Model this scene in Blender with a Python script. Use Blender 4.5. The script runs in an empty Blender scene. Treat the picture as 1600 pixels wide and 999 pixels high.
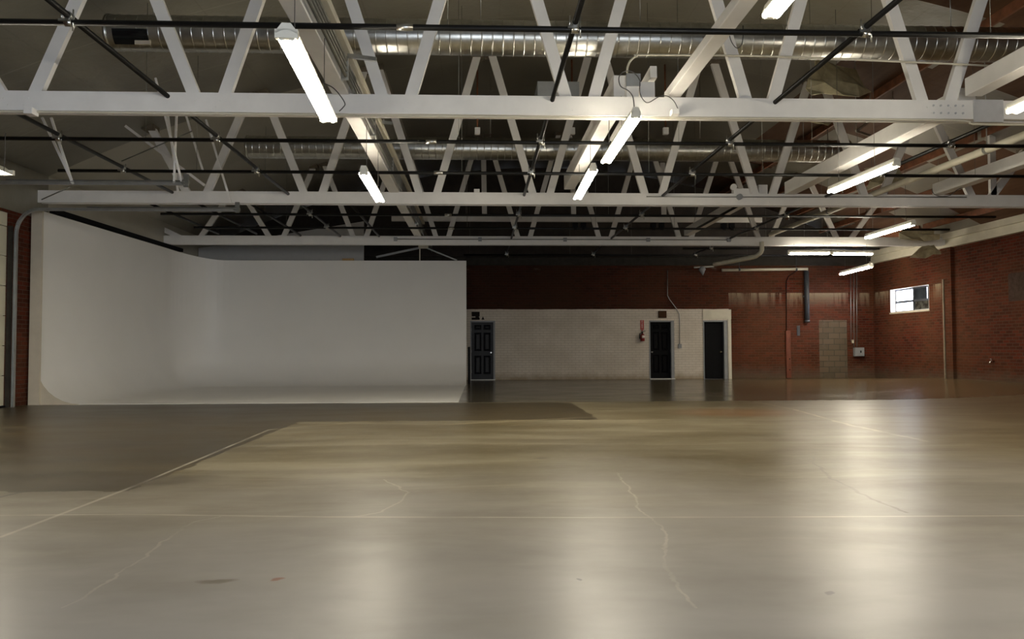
import bpy, bmesh, math, random
from mathutils import Vector, Matrix
random.seed(7)
D = bpy.data
SC = bpy.context.scene
COL = SC.collection
PI = math.pi
V = Vector

# ------------------------------------------------------------------ camera
F, CX, CY = 1220.0, 800.0, 499.5
EYE = V((0, 0, 1.1))
PITCH = math.atan(45 / F)
YAW = math.atan(52 / F * math.cos(PITCH))
ROLL = math.radians(0.2)
fw = V((math.sin(YAW) * math.cos(PITCH), math.cos(YAW) * math.cos(PITCH), math.sin(PITCH)))
rt = V((math.cos(YAW), -math.sin(YAW), 0))
up = rt.cross(fw)
R0 = Matrix((rt, up, -fw)).transposed()
ROT = R0 @ Matrix.Rotation(-ROLL, 3, 'Z')
cam = D.objects.new('camera', D.cameras.new('camera'))
COL.objects.link(cam)
cam.matrix_world = Matrix.Translation(EYE) @ ROT.to_4x4()
cam.data.sensor_width = 36
cam.data.lens = 36 * F / 1600
cam.data.clip_end = 200
SC.camera = cam


def ray(x, y):
    return (ROT @ V(((x - CX) / F, -(y - CY) / F, -1))).normalized()


def at(x, y, X=None, Y=None, Z=None):
    """the point of the place seen at pixel x, y on one plane"""
    d = ray(x, y)
    if X is not None:
        t = (X - EYE.x) / d.x
    elif Y is not None:
        t = (Y - EYE.y) / d.y
    else:
        t = (Z - EYE.z) / d.z
    return EYE + d * t


# ------------------------------------------------------------------ nodes
class NT:
    def __init__(s, name):
        s.m = D.materials.new(name)
        s.m.use_nodes = True
        s.t = s.m.node_tree
        s.b = s.t.nodes['Principled BSDF']
        s.co = None

    def n(s, typ, **kw):
        q = s.t.nodes.new(typ)
        for k, v in kw.items():
            setattr(q, k, v)
        return q

    def set(s, sock, v):
        if v is None:
            return
        if isinstance(v, bpy.types.NodeSocket):
            s.t.links.new(v, sock)
        elif isinstance(v, (tuple, list, Vector)):
            v = tuple(v)
            if len(sock.default_value) == 4 and len(v) == 3:
                v = v + (1,)
            sock.default_value = v
        else:
            sock.default_value = v

    def math(s, op, a, b=None, c=None, clamp=False):
        q = s.n('ShaderNodeMath', operation=op)
        q.use_clamp = clamp
        s.set(q.inputs[0], a); s.set(q.inputs[1], b)
        if c is not None:
            s.set(q.inputs[2], c)
        return q.outputs[0]

    def vm(s, op, a, b=None, scale=None):
        q = s.n('ShaderNodeVectorMath', operation=op)
        s.set(q.inputs[0], a)
        if b is not None:
            s.set(q.inputs[1], b)
        if scale is not None:
            s.set(q.inputs['Scale'], scale)
        return q.outputs['Value'] if op in ('DOT_PRODUCT', 'LENGTH', 'DISTANCE') else q.outputs[0]

    def coord(s):
        if s.co is None:
            s.co = s.n('ShaderNodeTexCoord').outputs['Object']
        return s.co

    def xyz(s):
        q = s.n('ShaderNodeSeparateXYZ')
        s.set(q.inputs[0], s.coord())
        return q.outputs

    def noise(s, scale, detail=3, rough=.55, vec=None, col=False):
        q = s.n('ShaderNodeTexNoise')
        s.set(q.inputs['Vector'], vec if vec is not None else s.coord())
        q.inputs['Scale'].default_value = scale
        q.inputs['Detail'].default_value = detail
        q.inputs['Roughness'].default_value = rough
        return q.outputs['Color' if col else 'Fac']

    def ramp(s, v, a, b, lo=0., hi=1., smooth=False):
        q = s.n('ShaderNodeMapRange')
        q.interpolation_type = 'SMOOTHSTEP' if smooth else 'LINEAR'
        q.clamp = True
        s.set(q.inputs[0], v)
        for i, w in enumerate((a, b, lo, hi)):
            q.inputs[i + 1].default_value = w
        return q.outputs[0]

    def mix(s, f, a, b, blend='MIX'):
        q = s.n('ShaderNodeMix', data_type='RGBA', blend_type=blend)
        s.set(q.inputs[0], f); s.set(q.inputs[6], a); s.set(q.inputs[7], b)
        return q.outputs[2]

    def comb(s, x, y, z):
        q = s.n('ShaderNodeCombineXYZ')
        for i, w in enumerate((x, y, z)):
            s.set(q.inputs[i], w)
        return q.outputs[0]

    def bump(s, h, strength=.3, dist=.01):
        q = s.n('ShaderNodeBump')
        q.inputs['Strength'].default_value = strength
        q.inputs['Distance'].default_value = dist
        s.set(q.inputs['Height'], h)
        s.set(s.b.inputs['Normal'], q.outputs[0])

    def out(s, col, rough=.6, metal=0., spec=None):
        s.set(s.b.inputs['Base Color'], col)
        s.set(s.b.inputs['Roughness'], rough)
        s.set(s.b.inputs['Metallic'], metal)
        if spec is not None:
            s.set(s.b.inputs['Specular IOR Level'], spec)
        return s.m


def plain(name, c, rough=.6, metal=0., var=.12, scale=6, spec=None):
    t = NT(name)
    f = t.noise(scale, 4)
    lo = tuple(max(0, x * (1 - var)) for x in c)
    hi = tuple(x * (1 + var) for x in c)
    return t.out(t.mix(t.ramp(f, .3, .7), lo, hi), rough, metal, spec)


def emit(name, c, s):
    m = D.materials.new(name)
    m.use_nodes = True
    b = m.node_tree.nodes['Principled BSDF']
    b.inputs['Base Color'].default_value = (.9, .9, .9, 1)
    b.inputs['Emission Color'].default_value = c + (1,)
    b.inputs['Emission Strength'].default_value = s
    return m


BR1, BR2, BRM = (.098, .018, .008), (.042, .010, .005), (.075, .044, .030)


def brick_nodes(t, u, v, c1=BR1, c2=BR2, mort=BRM):
    q = t.n('ShaderNodeTexBrick')
    t.set(q.inputs['Vector'], t.comb(u, v, 0.))
    t.set(q.inputs['Color1'], c1); t.set(q.inputs['Color2'], c2); t.set(q.inputs['Mortar'], mort)
    q.inputs['Scale'].default_value = 1
    q.inputs['Mortar Size'].default_value = .009
    q.inputs['Mortar Smooth'].default_value = .3
    q.inputs['Bias'].default_value = 0
    q.inputs['Brick Width'].default_value = .25
    q.inputs['Row Height'].default_value = .085
    return q.outputs['Color'], q.outputs['Fac']


WHITE_TOP = 2.46
WHITE_R = 8.82
DRIP_Z = 3.03


def drip_mask(t, u, z, lo_u, hi_u):
    """old whitewash left under a straight line: runs of paint fading downwards"""
    n1 = t.noise(1, 3, vec=t.comb(t.math('MULTIPLY', u, 2.6), t.math('MULTIPLY', z, .25), 3.7))
    n2 = t.noise(1, 2, vec=t.comb(t.math('MULTIPLY', u, 9.), t.math('MULTIPLY', z, 1.2), 1.3))
    below = t.math('LESS_THAN', z, DRIP_Z)
    fall = t.ramp(z, DRIP_Z - .62, DRIP_Z, 0, 1)
    m = t.math('MULTIPLY', t.ramp(n1, .45, .53), t.ramp(n2, .3, .48))
    m = t.math('MULTIPLY', m, t.math('MULTIPLY', t.math('POWER', fall, 1.7), below))
    m = t.math('MULTIPLY', m, t.math('GREATER_THAN', u, lo_u))
    return t.math('MULTIPLY', m, t.math('LESS_THAN', u, hi_u))


def brick_wall(name, axis, white=False, drips=None):
    t = NT(name)
    o = t.xyz()
    u = o[axis]; z = o[2]
    c, fac = brick_nodes(t, u, z)
    big = t.noise(.55, 4)
    c = t.mix(t.ramp(big, .35, .7, 0, .6), c, (.10, .045, .02))
    spk = t.noise(14, 3)
    c = t.mix(t.ramp(spk, .5, .75, 0, .35), c, (.035, .014, .009))
    if drips:
        c = t.mix(t.math('MULTIPLY', drip_mask(t, u, z, *drips), .55), c, (.42, .36, .25))
        foot = t.ramp(t.math('ADD', z, t.math('MULTIPLY', t.noise(2, 3), .5)), .32, .75, .7, 0)
        c = t.mix(foot, c, (.10, .075, .05))
    if white:
        ed = t.math('ADD', z, t.math('MULTIPLY', t.math('SUBTRACT', t.noise(1.6, 2), .5), .05))
        m = t.math('MULTIPLY', t.math('LESS_THAN', ed, WHITE_TOP), t.math('LESS_THAN', o[0], WHITE_R))
        wn = t.noise(1.3, 5)
        wc = t.mix(t.ramp(wn, .35, .65), (.68, .62, .54), (.58, .52, .44))
        wc = t.mix(t.math('MULTIPLY', fac, .5), wc, (.36, .31, .25))
        foot = t.ramp(t.math('ADD', z, t.math('MULTIPLY', t.noise(3, 4), .3)), .16, .42, .75, 0)
        wc = t.mix(foot, wc, (.26, .19, .11))
        c = t.mix(m, c, wc)
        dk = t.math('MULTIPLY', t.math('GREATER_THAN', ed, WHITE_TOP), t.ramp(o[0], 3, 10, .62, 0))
        c = t.mix(dk, c, (.025, .015, .011))  # bare brick darkened leftwards in colour, for the weaker lamp light there
        # white smear marks high on the brick
        sm = t.math('MULTIPLY', t.ramp(t.noise(1, 4, vec=t.comb(t.math('MULTIPLY', u, 1.1), t.math('MULTIPLY', z, 5.), 9.)), .62, .75),
                    t.ramp(z, 3.65, 3.85))
        c = t.mix(t.math('MULTIPLY', sm, .4), c, (.4, .36, .3))
    t.bump(t.math('SUBTRACT', 1., fac), .5, .008)
    return t.out(c, .9, 0., .12)


def floor_material(cracks, darks, spots):
    t = NT('polished_concrete')
    o = t.xyz()
    P = t.comb(o[0], o[1], 0.)
    warp = t.noise(.5, 1, col=True)
    wv = t.vm('SCALE', t.vm('SUBTRACT', warp, (.5, .5, .5)), scale=.5)
    Pw = t.vm('MULTIPLY', t.vm('ADD', P, wv), (.55, 1., 1.))
    n1 = t.noise(.5, 4, .5, vec=Pw)
    n2 = t.noise(1.5, 4, .55, vec=Pw)
    n3 = t.noise(9, 4, .6)
    c = t.mix(t.ramp(n1, .36, .64), (.105, .085, .045), (.205, .178, .115))
    c = t.mix(t.ramp(n2, .42, .7, 0, .6), c, (.10, .074, .034))
    c = t.mix(t.ramp(n3, .5, .8, 0, .3), c, (.30, .27, .2))
    # scuff streaks, then the near slab coloured grey for daylight falling on it
    n4 = t.noise(1., 4, .6, vec=t.vm('MULTIPLY', Pw, (.5, 2.6, 1.)))
    c = t.mix(t.ramp(n4, .42, .68, 0, .6), c, (.088, .066, .032))
    c = t.mix(t.ramp(n4, .46, .32, 0, .45), c, (.27, .24, .17))
    edge = t.math('ADD', o[1], t.math('MULTIPLY', t.math('SUBTRACT', t.noise(.5, 4), .5), 5.))
    c = t.mix(t.ramp(edge, 3.2, 7.6, .78, 0), c, t.mix(t.ramp(n2, .4, .7), (.40, .38, .355), (.29, .272, .245)))
    # darker brown tint towards the right, the edge fade put into the colour
    c = t.mix(t.math('MULTIPLY', t.ramp(o[0], 4, 10), t.ramp(n1, .3, .65, .5, .85)), c, (.12, .075, .035))
    jit = t.math('MULTIPLY', t.math('SUBTRACT', t.noise(2.2, 5), .5), .5)
    X = t.math('ADD', o[0], t.math('MULTIPLY', jit, .5)); Y = t.math('ADD', o[1], jit)
    dm = None
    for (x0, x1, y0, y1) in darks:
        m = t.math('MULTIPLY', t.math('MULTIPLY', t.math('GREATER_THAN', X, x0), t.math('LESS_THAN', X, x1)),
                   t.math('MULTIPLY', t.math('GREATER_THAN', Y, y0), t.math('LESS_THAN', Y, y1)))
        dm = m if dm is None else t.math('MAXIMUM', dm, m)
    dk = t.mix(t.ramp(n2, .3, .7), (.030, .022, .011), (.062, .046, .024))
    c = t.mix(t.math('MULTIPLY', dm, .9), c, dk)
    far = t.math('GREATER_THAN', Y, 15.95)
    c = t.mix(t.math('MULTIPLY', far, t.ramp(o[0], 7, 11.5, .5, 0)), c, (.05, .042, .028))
    cj = t.vm('SCALE', t.vm('SUBTRACT', t.noise(3.2, 4, col=True), (.5, .5, .5)), scale=.16)
    Pj = t.comb(*[t.n('ShaderNodeSeparateXYZ').outputs[i] for i in ()] or (0., 0., 0.)) if False else t.vm('MULTIPLY', t.vm('ADD', P, cj), (1, 1, 0))
    for pts, w, colr, amt, jitter in cracks:
        q = Pj if jitter else P
        best = None
        for a, b in zip(pts[:-1], pts[1:]):
            a = V((a[0], a[1], 0)); b = V((b[0], b[1], 0)); ba = b - a
            pa = t.vm('SUBTRACT', q, a)
            h = t.math('DIVIDE', t.vm('DOT_PRODUCT', pa, ba), ba.length_squared, clamp=True)
            d = t.vm('DISTANCE', pa, t.vm('SCALE', tuple(ba), scale=h))
            best = d if best is None else t.math('MINIMUM', best, d)
        m = t.ramp(best, w * .4, w, amt, 0)
        m = t.math('MULTIPLY', m, t.ramp(t.noise(1.9, 4), .36, .55, .25, 1))
        c = t.mix(m, c, colr)
    for (p, rx, ry, colr, amt) in spots:
        d = t.vm('LENGTH', t.vm('MULTIPLY', t.vm('SUBTRACT', t.vm('MULTIPLY', t.vm('ADD', P, t.vm('SCALE', cj, scale=1.1)), (1, 1, 0)), (p[0], p[1], 0)), (1 / rx, 1 / ry, 0)))
        c = t.mix(t.ramp(d, .55, 1., amt, 0), c, colr)
    r = t.ramp(n1, .3, .7, .30, .35)
    r = t.math('SUBTRACT', t.math('ADD', r, t.ramp(n2, .35, .7, -.01, .05)), t.math('MULTIPLY', far, .15))
    return t.out(c, r, 0., .36)


M = {}
M['white'] = plain('white_painted_timber', (.78, .76, .73), .55, var=.05, scale=3)
M['cream'] = plain('cream_painted_timber', (.60, .56, .45), .55, var=.08, scale=3)
M['cyc'] = plain('matte_white_studio_paint', (.80, .785, .75), .45, var=.02, scale=.8)
M['cyc_end'] = plain('cream_end_board', (.55, .49, .39), .8, var=.05)
M['black_pipe'] = plain('black_steel_pipe', (.006, .006, .006), .4, var=.2, spec=.25)
M['galv'] = plain('galvanised_steel', (.50, .50, .47), .28, 1., var=.15, scale=9)
M['dull_steel'] = plain('dull_grey_steel', (.22, .22, .20), .45, .8, var=.15)
M['conduit'] = plain('steel_conduit', (.36, .36, .34), .4, .7, var=.1)
M['grey_paint'] = plain('grey_painted_metal', (.25, .26, .27), .5, var=.08)
M['dark_grey'] = plain('dark_grey_pipe_paint', (.045, .05, .06), .5, var=.1)
M['black_door'] = plain('black_door_paint', (.012, .013, .018), .5, var=.1, spec=.3)
M['black_deep'] = plain('black_flat_paint', (.005, .005, .006), .7, var=.1, spec=.1)
M['brass'] = plain('polished_knob_metal', (.75, .68, .5), .2, 1., var=.05)
M['steel_knob'] = plain('satin_knob_steel', (.75, .75, .75), .25, 1., var=.05)
M['wire'] = plain('grey_lamp_cord', (.06, .055, .05), .6, var=.1)
M['housing'] = plain('white_enamel_housing', (.72, .70, .62), .4, var=.03)
M['tube'] = emit('fluorescent_tube_glow', (1.0, .91, .73), 76)
M['panel_cream'] = plain('cream_steel_door_panel', (.58, .55, .42), .5, var=.05, scale=2)
M['wood_red'] = plain('red_brown_timber', (.17, .062, .026), .65, var=.4, scale=5)
M['wood_pale'] = plain('pale_plywood', (.42, .27, .12), .65, var=.2, scale=4)
M['foil'] = plain('torn_insulation_facing', (.40, .35, .22), .5, .1, var=.2, scale=8)
M['pale_grey'] = plain('pale_grey_steel', (.48, .48, .49), .5, var=.08)
M['pad'] = plain('brown_bearing_timber', (.13, .105, .075), .8, var=.2)
M['dark_wood'] = plain('dark_gable_boarding', (.035, .027, .022), .8, var=.3, scale=3)
M['board_grey'] = plain('white_partition_board', (.52, .51, .49), .7, var=.03)
M['sign_dark'] = plain('dark_sign_face', (.018, .013, .011), .7, var=.2, spec=.1)
M['sign_brown'] = plain('brown_sign_face', (.05, .024, .012), .7, var=.2, spec=.1)
M['red'] = plain('red_enamel', (.16, .012, .010), .35, var=.1)
M['sign_red'] = plain('red_sign_ink', (.36, .05, .04), .5, var=.1)
M['sign_white'] = plain('white_sign_plate', (.62, .57, .52), .5, var=.05)
M['orange_board'] = plain('orange_red_painted_board', (.12, .028, .008), .7, var=.2)
M['threshold'] = plain('pale_threshold_metal', (.6, .6, .58), .4, var=.05)
M['pale_conduit'] = plain('pale_painted_conduit', (.48, .42, .32), .5, var=.08)
M['strip'] = plain('weathered_strip', (.22, .185, .13), .7, var=.3, scale=5)
M['patch'] = plain('grey_mortar_patch', (.055, .035, .026), .85, var=.25, scale=12, spec=.1)


def mk_cmu():
    t = NT('concrete_block_infill')
    o = t.xyz()
    c, fac = brick_nodes(t, o[0], o[2], (.118, .085, .052), (.080, .058, .034), (.042, .034, .022))
    for q in t.t.nodes:
        if q.type == 'TEX_BRICK':
            q.inputs['Brick Width'].default_value = .40
            q.inputs['Row Height'].default_value = .2
            q.inputs['Mortar Size'].default_value = .012
    c = t.mix(t.ramp(t.noise(6, 4), .55, .75, 0, .6), c, (.10, .085, .06))
    t.bump(t.math('SUBTRACT', 1., fac), .5, .01)
    return t.out(c, .85)


def mk_roof():
    t = NT('roof_insulation_facing')
    o = t.xyz()
    n = t.noise(.8, 5)
    c = t.mix(t.ramp(n, .3, .7), (.15, .138, .105), (.21, .195, .15))
    # taped seams of the blankets: along the building and every few metres across
    f = t.math('FRACT', t.math('DIVIDE', t.math('ADD', o[0], 20.), 1.2))
    sx = t.ramp(t.math('ABSOLUTE', t.math('SUBTRACT', f, .5)), .485, .5, 0, .6)
    c = t.mix(sx, c, (.13, .115, .085))
    g = t.math('FRACT', t.math('DIVIDE', t.math('ADD', o[1], 21.1), 2.1))
    sy = t.ramp(t.math('ABSOLUTE', t.math('SUBTRACT', g, .5)), .488, .5, 0, .4)
    c = t.mix(sy, c, (.38, .35, .27))
    # far left blankets coloured paler, standing in for light missing there
    pale = t.math('MULTIPLY', t.math('LESS_THAN', o[0], -2.0), t.math('GREATER_THAN', o[1], 16.7))
    c = t.mix(pale, c, t.mix(t.ramp(n, .3, .7), (.40, .375, .30), (.48, .45, .37)))
    # bare boards where blankets are gone, right half
    bl = t.math('FLOOR', t.math('DIVIDE', t.math('ADD', o[0], 20.), 1.2))
    bm = t.math('FLOOR', t.math('DIVIDE', t.math('ADD', o[1], 21.1), 2.1))
    w = t.n('ShaderNodeTexWhiteNoise', noise_dimensions='2D')
    t.set(w.inputs['Vector'], t.comb(bl, bm, 0.))
    bare = t.math('MULTIPLY', t.math('LESS_THAN', w.outputs['Value'], .5), t.math('GREATER_THAN', o[0], 7.3))
    bw = t.mix(t.ramp(t.noise(1, 4, vec=t.comb(t.math('MULTIPLY', o[0], 6.), t.math('MULTIPLY', o[1], .8), 0.)), .3, .7),
               (.075, .033, .016), (.11, .058, .03))
    c = t.mix(bare, c, bw)
    t.bump(t.noise(1.6, 4), .5, .06)
    return t.out(c, t.ramp(bare, 0, 1, .38, .7), 0., t.ramp(bare, 0, 1, .8, .15))


M['cmu'] = mk_cmu()
M['roof'] = mk_roof()
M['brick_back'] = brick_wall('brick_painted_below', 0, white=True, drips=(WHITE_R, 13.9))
M['brick_right'] = brick_wall('red_brick_right', 1, drips=(22.95, 27.3))
M['brick_left'] = brick_wall('red_brick_left', 1)
M['brick_front'] = brick_wall('red_brick_front', 0)


# ------------------------------------------------------------------ mesh builder
class MB:
    def __init__(s):
        s.bm = bmesh.new()

    def box(s, x0, x1, y0, y1, z0, z1):
        vs = [s.bm.verts.new((x, y, z)) for x in (x0, x1) for y in (y0, y1) for z in (z0, z1)]
        for f in ((0, 1, 3, 2), (4, 6, 7, 5), (0, 4, 5, 1), (2, 3, 7, 6), (0, 2, 6, 4), (1, 5, 7, 3)):
            s.bm.faces.new([vs[i] for i in f])
        return s

    def bar(s, a, b, w, h, side=None):
        """box from a to b; w along side, h across"""
        a, b = V(a), V(b)
        d = (b - a).normalized()
        sd = V(side) if side is not None else V((0, 1, 0))
        sd = (sd - d * sd.dot(d)).normalized()
        hh = d.cross(sd)
        vs = []
        for p in (a, b):
            for i, j in ((-1, -1), (1, -1), (1, 1), (-1, 1)):
                vs.append(s.bm.verts.new(p + sd * (w / 2 * i) + hh * (h / 2 * j)))
        for f in ((3, 2, 1, 0), (4, 5, 6, 7), (0, 1, 5, 4), (1, 2, 6, 5), (2, 3, 7, 6), (3, 0, 4, 7)):
            s.bm.faces.new([vs[i] for i in f])
        return s

    def tube(s, pts, r, seg=10, cap=True):
        pts = [V(p) for p in pts]
        rs = r if isinstance(r, (list, tuple)) else [r] * len(pts)
        d0 = (pts[1] - pts[0]).normalized()
        ref = V((0, 0, 1)) if abs(d0.z) < .9 else V((1, 0, 0))
        nrm = (ref - d0 * ref.dot(d0)).normalized()
        rings = []
        for i, p in enumerate(pts):
            if i == 0:
                d = d0
            elif i == len(pts) - 1:
                d = (pts[i] - pts[i - 1]).normalized()
            else:
                d = ((pts[i] - pts[i - 1]).normalized() + (pts[i + 1] - pts[i]).normalized())
                d = d.normalized() if d.length > 1e-6 else (pts[i] - pts[i - 1]).normalized()
            nrm = (nrm - d * nrm.dot(d)).normalized()
            bn = d.cross(nrm)
            rings.append([s.bm.verts.new(p + (nrm * math.cos(a) + bn * math.sin(a)) * rs[i])
                          for a in [2 * PI * k / seg for k in range(seg)]])
        for A, B in zip(rings[:-1], rings[1:]):
            for k in range(seg):
                f = s.bm.faces.new((A[k], A[(k + 1) % seg], B[(k + 1) % seg], B[k]))
                f.smooth = True
        if cap:
            s.bm.faces.new(rings[0][::-1]); s.bm.faces.new(rings[-1])
        return s

    def poly(s, pts, thick):
        """prism: polygon extruded along vector thick"""
        A = [s.bm.verts.new(V(p)) for p in pts]
        B = [s.bm.verts.new(V(p) + V(thick)) for p in pts]
        s.bm.faces.new(A[::-1]); s.bm.faces.new(B)
        n = len(pts)
        for i in range(n):
            s.bm.faces.new((A[i], A[(i + 1) % n], B[(i + 1) % n], B[i]))
        return s

    def build(s, name, mat, parent=None, bevel=0, **props):
        bmesh.ops.recalc_face_normals(s.bm, faces=s.bm.faces)
        me = D.meshes.new(name)
        s.bm.to_mesh(me); s.bm.free()
        me.materials.append(M[mat] if isinstance(mat, str) else mat)
        o = D.objects.new(name, me)
        COL.objects.link(o)
        if parent:
            o.parent = parent
            if parent.type == 'EMPTY' or True:
                o.matrix_parent_inverse = parent_world(parent).inverted()
        if bevel:
            b = o.modifiers.new('bevel', 'BEVEL'); b.width = bevel; b.segments = 2; b.limit_method = 'ANGLE'
        for k, v in props.items():
            o[k] = v
        return o


def parent_world(p):
    m = Matrix.Translation(p.location)
    if p.parent:
        m = parent_world(p.parent) @ p.matrix_parent_inverse @ m
    return m


def empty(name, loc, label, cat, group=None, kind=None):
    o = D.objects.new(name, None)
    COL.objects.link(o)
    o.location = loc
    o.empty_display_size = .2
    return tag(o, label, cat, group, kind)


def tag(o, label, cat=None, group=None, kind=None):
    o['label'] = label
    if cat: o['category'] = cat
    if group: o['group'] = group
    if kind: o['kind'] = kind
    return o


def wall_boxes(mb, axis, t0, t1, u0, u1, z0, z1, holes):
    """a wall slab with rectangular holes; axis 0: runs along X, axis 1: along Y"""
    us = sorted({u0, u1, *[h[0] for h in holes], *[h[1] for h in holes]})
    for a, b in zip(us[:-1], us[1:]):
        zs = [z0, z1]
        cuts = [h for h in holes if h[0] < (a + b) / 2 < h[1]]
        z = z0
        for h in sorted(cuts, key=lambda q: q[2]):
            if h[2] > z:
                mb.box(*((a, b, t0, t1) if axis == 0 else (t0, t1, a, b)), z, h[2])
            z = h[3]
        if z < z1:
            mb.box(*((a, b, t0, t1) if axis == 0 else (t0, t1, a, b)), z, z1)


# ------------------------------------------------------------------ measures of the hall
XL, XR, YB, YF = -9.05, 14.05, 27.2, -3.0
RIDGE = 2.15


def roof_z(x):
    return 7.45 - .0216 * (x - RIDGE) ** 2


def top_z(x):
    return roof_z(x) - .17


ORD = ['first', 'second', 'third', 'fourth', 'fifth', 'sixth', 'seventh', 'eighth', 'ninth', 'tenth', 'eleventh', 'twelfth', 'thirteenth',
       'fourteenth']

# ------------------------------------------------------------------ floor
def fl(x, y):
    p = at(x, y, Z=0)
    return (p.x, p.y)


JW = (.62, .57, .47)
cracks = [
    ([fl(-40, 806), fl(200, 804), fl(500, 808), fl(900, 809), fl(1250, 808), fl(1640, 806)], .016, JW, .55, False),
    ([fl(0, 840), fl(210, 760), fl(420, 672)], .022, JW, .4, False),
    ([fl(420, 672), fl(550, 661), fl(690, 664), fl(925, 652)], .05, (.5, .42, .27), .35, True),
    ([fl(100, 950), fl(180, 905), fl(245, 855), fl(300, 815), fl(345, 806)], .012, JW, .3, True),
    ([fl(965, 740), fl(990, 775), fl(1005, 800), fl(1032, 825), fl(1038, 870), fl(1060, 920), fl(1085, 950)], .012, JW, .3, True),
    ([fl(1275, 715), fl(1270, 722), fl(1300, 747), fl(1350, 775), fl(1420, 802)], .018, (.09, .07, .045), .8, True),
    ([fl(1180, 628), fl(1240, 640), fl(1330, 665), fl(1450, 690)], .05, (.5, .42, .29), .4, True),
    ([fl(-5, 778), fl(20, 772), fl(60, 762)], .03, (.05, .045, .04), .7, True),
    ([fl(560, 806), fl(600, 800), fl(640, 770), fl(600, 750)], .013, JW, .25, True),
]
spots = [
    ((*fl(340, 908),), .085, .045, (.13, .105, .07), .8),
    ((*fl(430, 905),), .04, .035, (.22, .085, .04), .9),
    ((*fl(846, 716),), .09, .07, (.07, .055, .035), .85),
    ((*fl(905, 908),), .015, .03, (.1, .1, .1), .7),
    ((*fl(1290, 925),), .02, .03, (.1, .1, .1), .6),
    ((*fl(1150, 645),), 1.3, .9, (.19, .10, .045), .6),
    ((*fl(150, 695),), 1.2, .5, (.04, .03, .02), .55),
    ((*fl(200, 752),), .9, .35, (.06, .045, .028), .7),
]
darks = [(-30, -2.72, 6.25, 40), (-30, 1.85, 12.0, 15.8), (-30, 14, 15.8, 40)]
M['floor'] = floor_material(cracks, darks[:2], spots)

bm = bmesh.new()
NXg, NYg = 72, 72
gx = [XL - .3 + (XR + .6 - XL) * i / NXg for i in range(NXg + 1)]
gy = [YF - .3 + (YB + .6 - YF) * j / NYg for j in range(NYg + 1)]


def sm(a, b, x):
    k = min(1, max(0, (x - a) / (b - a)))
    return k * k * (3 - 2 * k)


def floor_z(x, y):
    return .15 * sm(8.5, 13.7, x) * sm(27.2, 22.4, y) * sm(2, 12, y)


vg = [[bm.verts.new((x, y, floor_z(x, y))) for y in gy] for x in gx]
for i in range(NXg):
    for j in range(NYg):
        f = bm.faces.new((vg[i][j], vg[i + 1][j], vg[i + 1][j + 1], vg[i][j + 1])); f.smooth = True
me = D.meshes.new('floor'); bm.to_mesh(me); bm.free(); me.materials.append(M['floor'])
fo = D.objects.new('floor', me); COL.objects.link(fo)
tag(fo, 'polished concrete floor of the hall with stains and cracks', None, None, 'structure')

# ------------------------------------------------------------------ back wall and its openings
d1a, d1b = at(735, 594, Y=YB), at(773.5, 503, Y=YB)
d2a, d2b = at(1015, 592, Y=YB), at(1053, 502, Y=YB)
d3a, d3b = at(1099.5, 592, Y=YB), at(1136, 502, Y=YB)
cma, cmb = at(1281, 592, Y=YB), at(1323.5, 500, Y=YB)
DZ = 2.06
holes = [(d1a.x, d1b.x, 0, DZ), (d2a.x, d2b.x, 0, DZ), (d3a.x, d3b.x, 0, DZ), (cma.x, cmb.x, 0, cmb.z)]
mb = MB()
wall_boxes(mb, 0, YB, YB + .3, XL - .3, XR + .3, -.05, 4.0, holes)
tag(mb.build('wall_back', 'brick_back'), 'back brick wall, lower left part painted white', None, None, 'structure')
mb = MB()
pts = [(XL - .3, YB, 4.0), (XR + .3, YB, 4.0)] + [(x, YB, roof_z(x)) for x in [XR + .3 - (XR + .6 - XL) * k / 24 for k in range(25)]]
mb.poly(pts, (0, .3, 0))
tag(mb.build('wall_back_upper', 'dark_wood'), 'dark boarded gable above the back brick wall', None, None, 'structure')
mb = MB().box(XL, XR, YB - .10, YB, 4.0, 4.09).box(XL, XR, YB - .05, YB, 4.09, 4.26).box(XL, XR, YB - .09, YB, 4.26, 4.30)
M['ledger'] = plain('dark_ledger_steel', (.03, .026, .021), .7, var=.25, spec=.2)
tag(mb.build('trim_1', 'ledger'), 'dark steel ledger along the top of the back brick wall', None, None, 'structure')

# ------------------------------------------------------------------ doors in the back wall
def knob(parent, p, mat, label):
    m = MB()
    m.tube([(p[0], p[1] + .02, p[2]), (p[0], p[1], p[2])], .032, 14)
    m.tube([(p[0], p[1], p[2]), (p[0], p[1] - .025, p[2]), (p[0], p[1] - .04, p[2]), (p[0], p[1] - .06, p[2]), (p[0], p[1] - .07, p[2])],
           [.012, .014, .03, .028, .012], 14)
    m.build('knob', mat, parent, label=label)


def six_panel(x0, x1, y, z0, z1):
    """door leaf front at y with six raised panels"""
    m = MB()
    W = x1 - x0; H = z1 - z0
    us = [0, .13, .45, .55, .87, 1]; vs = [0, .10, .42, .50, .82, .87, .955, 1]
    for i in range(5):
        for j in range(7):
            a, b, c, d = x0 + W * us[i], x0 + W * us[i + 1], z0 + H * vs[j], z0 + H * vs[j + 1]
            if i in (1, 3) and j in (1, 3, 5):
                # moulded panel: a valley of two slopes round a raised field
                rings = []
                for q, dy in ((0, 0), (.028, .04), (.07, .004)):
                    rings.append([m.bm.verts.new(p) for p in ((a + q, y + dy, c + q), (b - q, y + dy, c + q), (b - q, y + dy, d - q), (a + q, y + dy, d - q))])
                for A, B in zip(rings[:-1], rings[1:]):
                    for k in range(4):
                        m.bm.faces.new((A[k], A[(k + 1) % 4], B[(k + 1) % 4], B[k]))
                m.bm.faces.new(rings[-1])
                m.box(a, b, y + .046, y + .056, c, d)
            else:
                m.box(a, b, y, y + .056, c, d)
    return m


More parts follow.
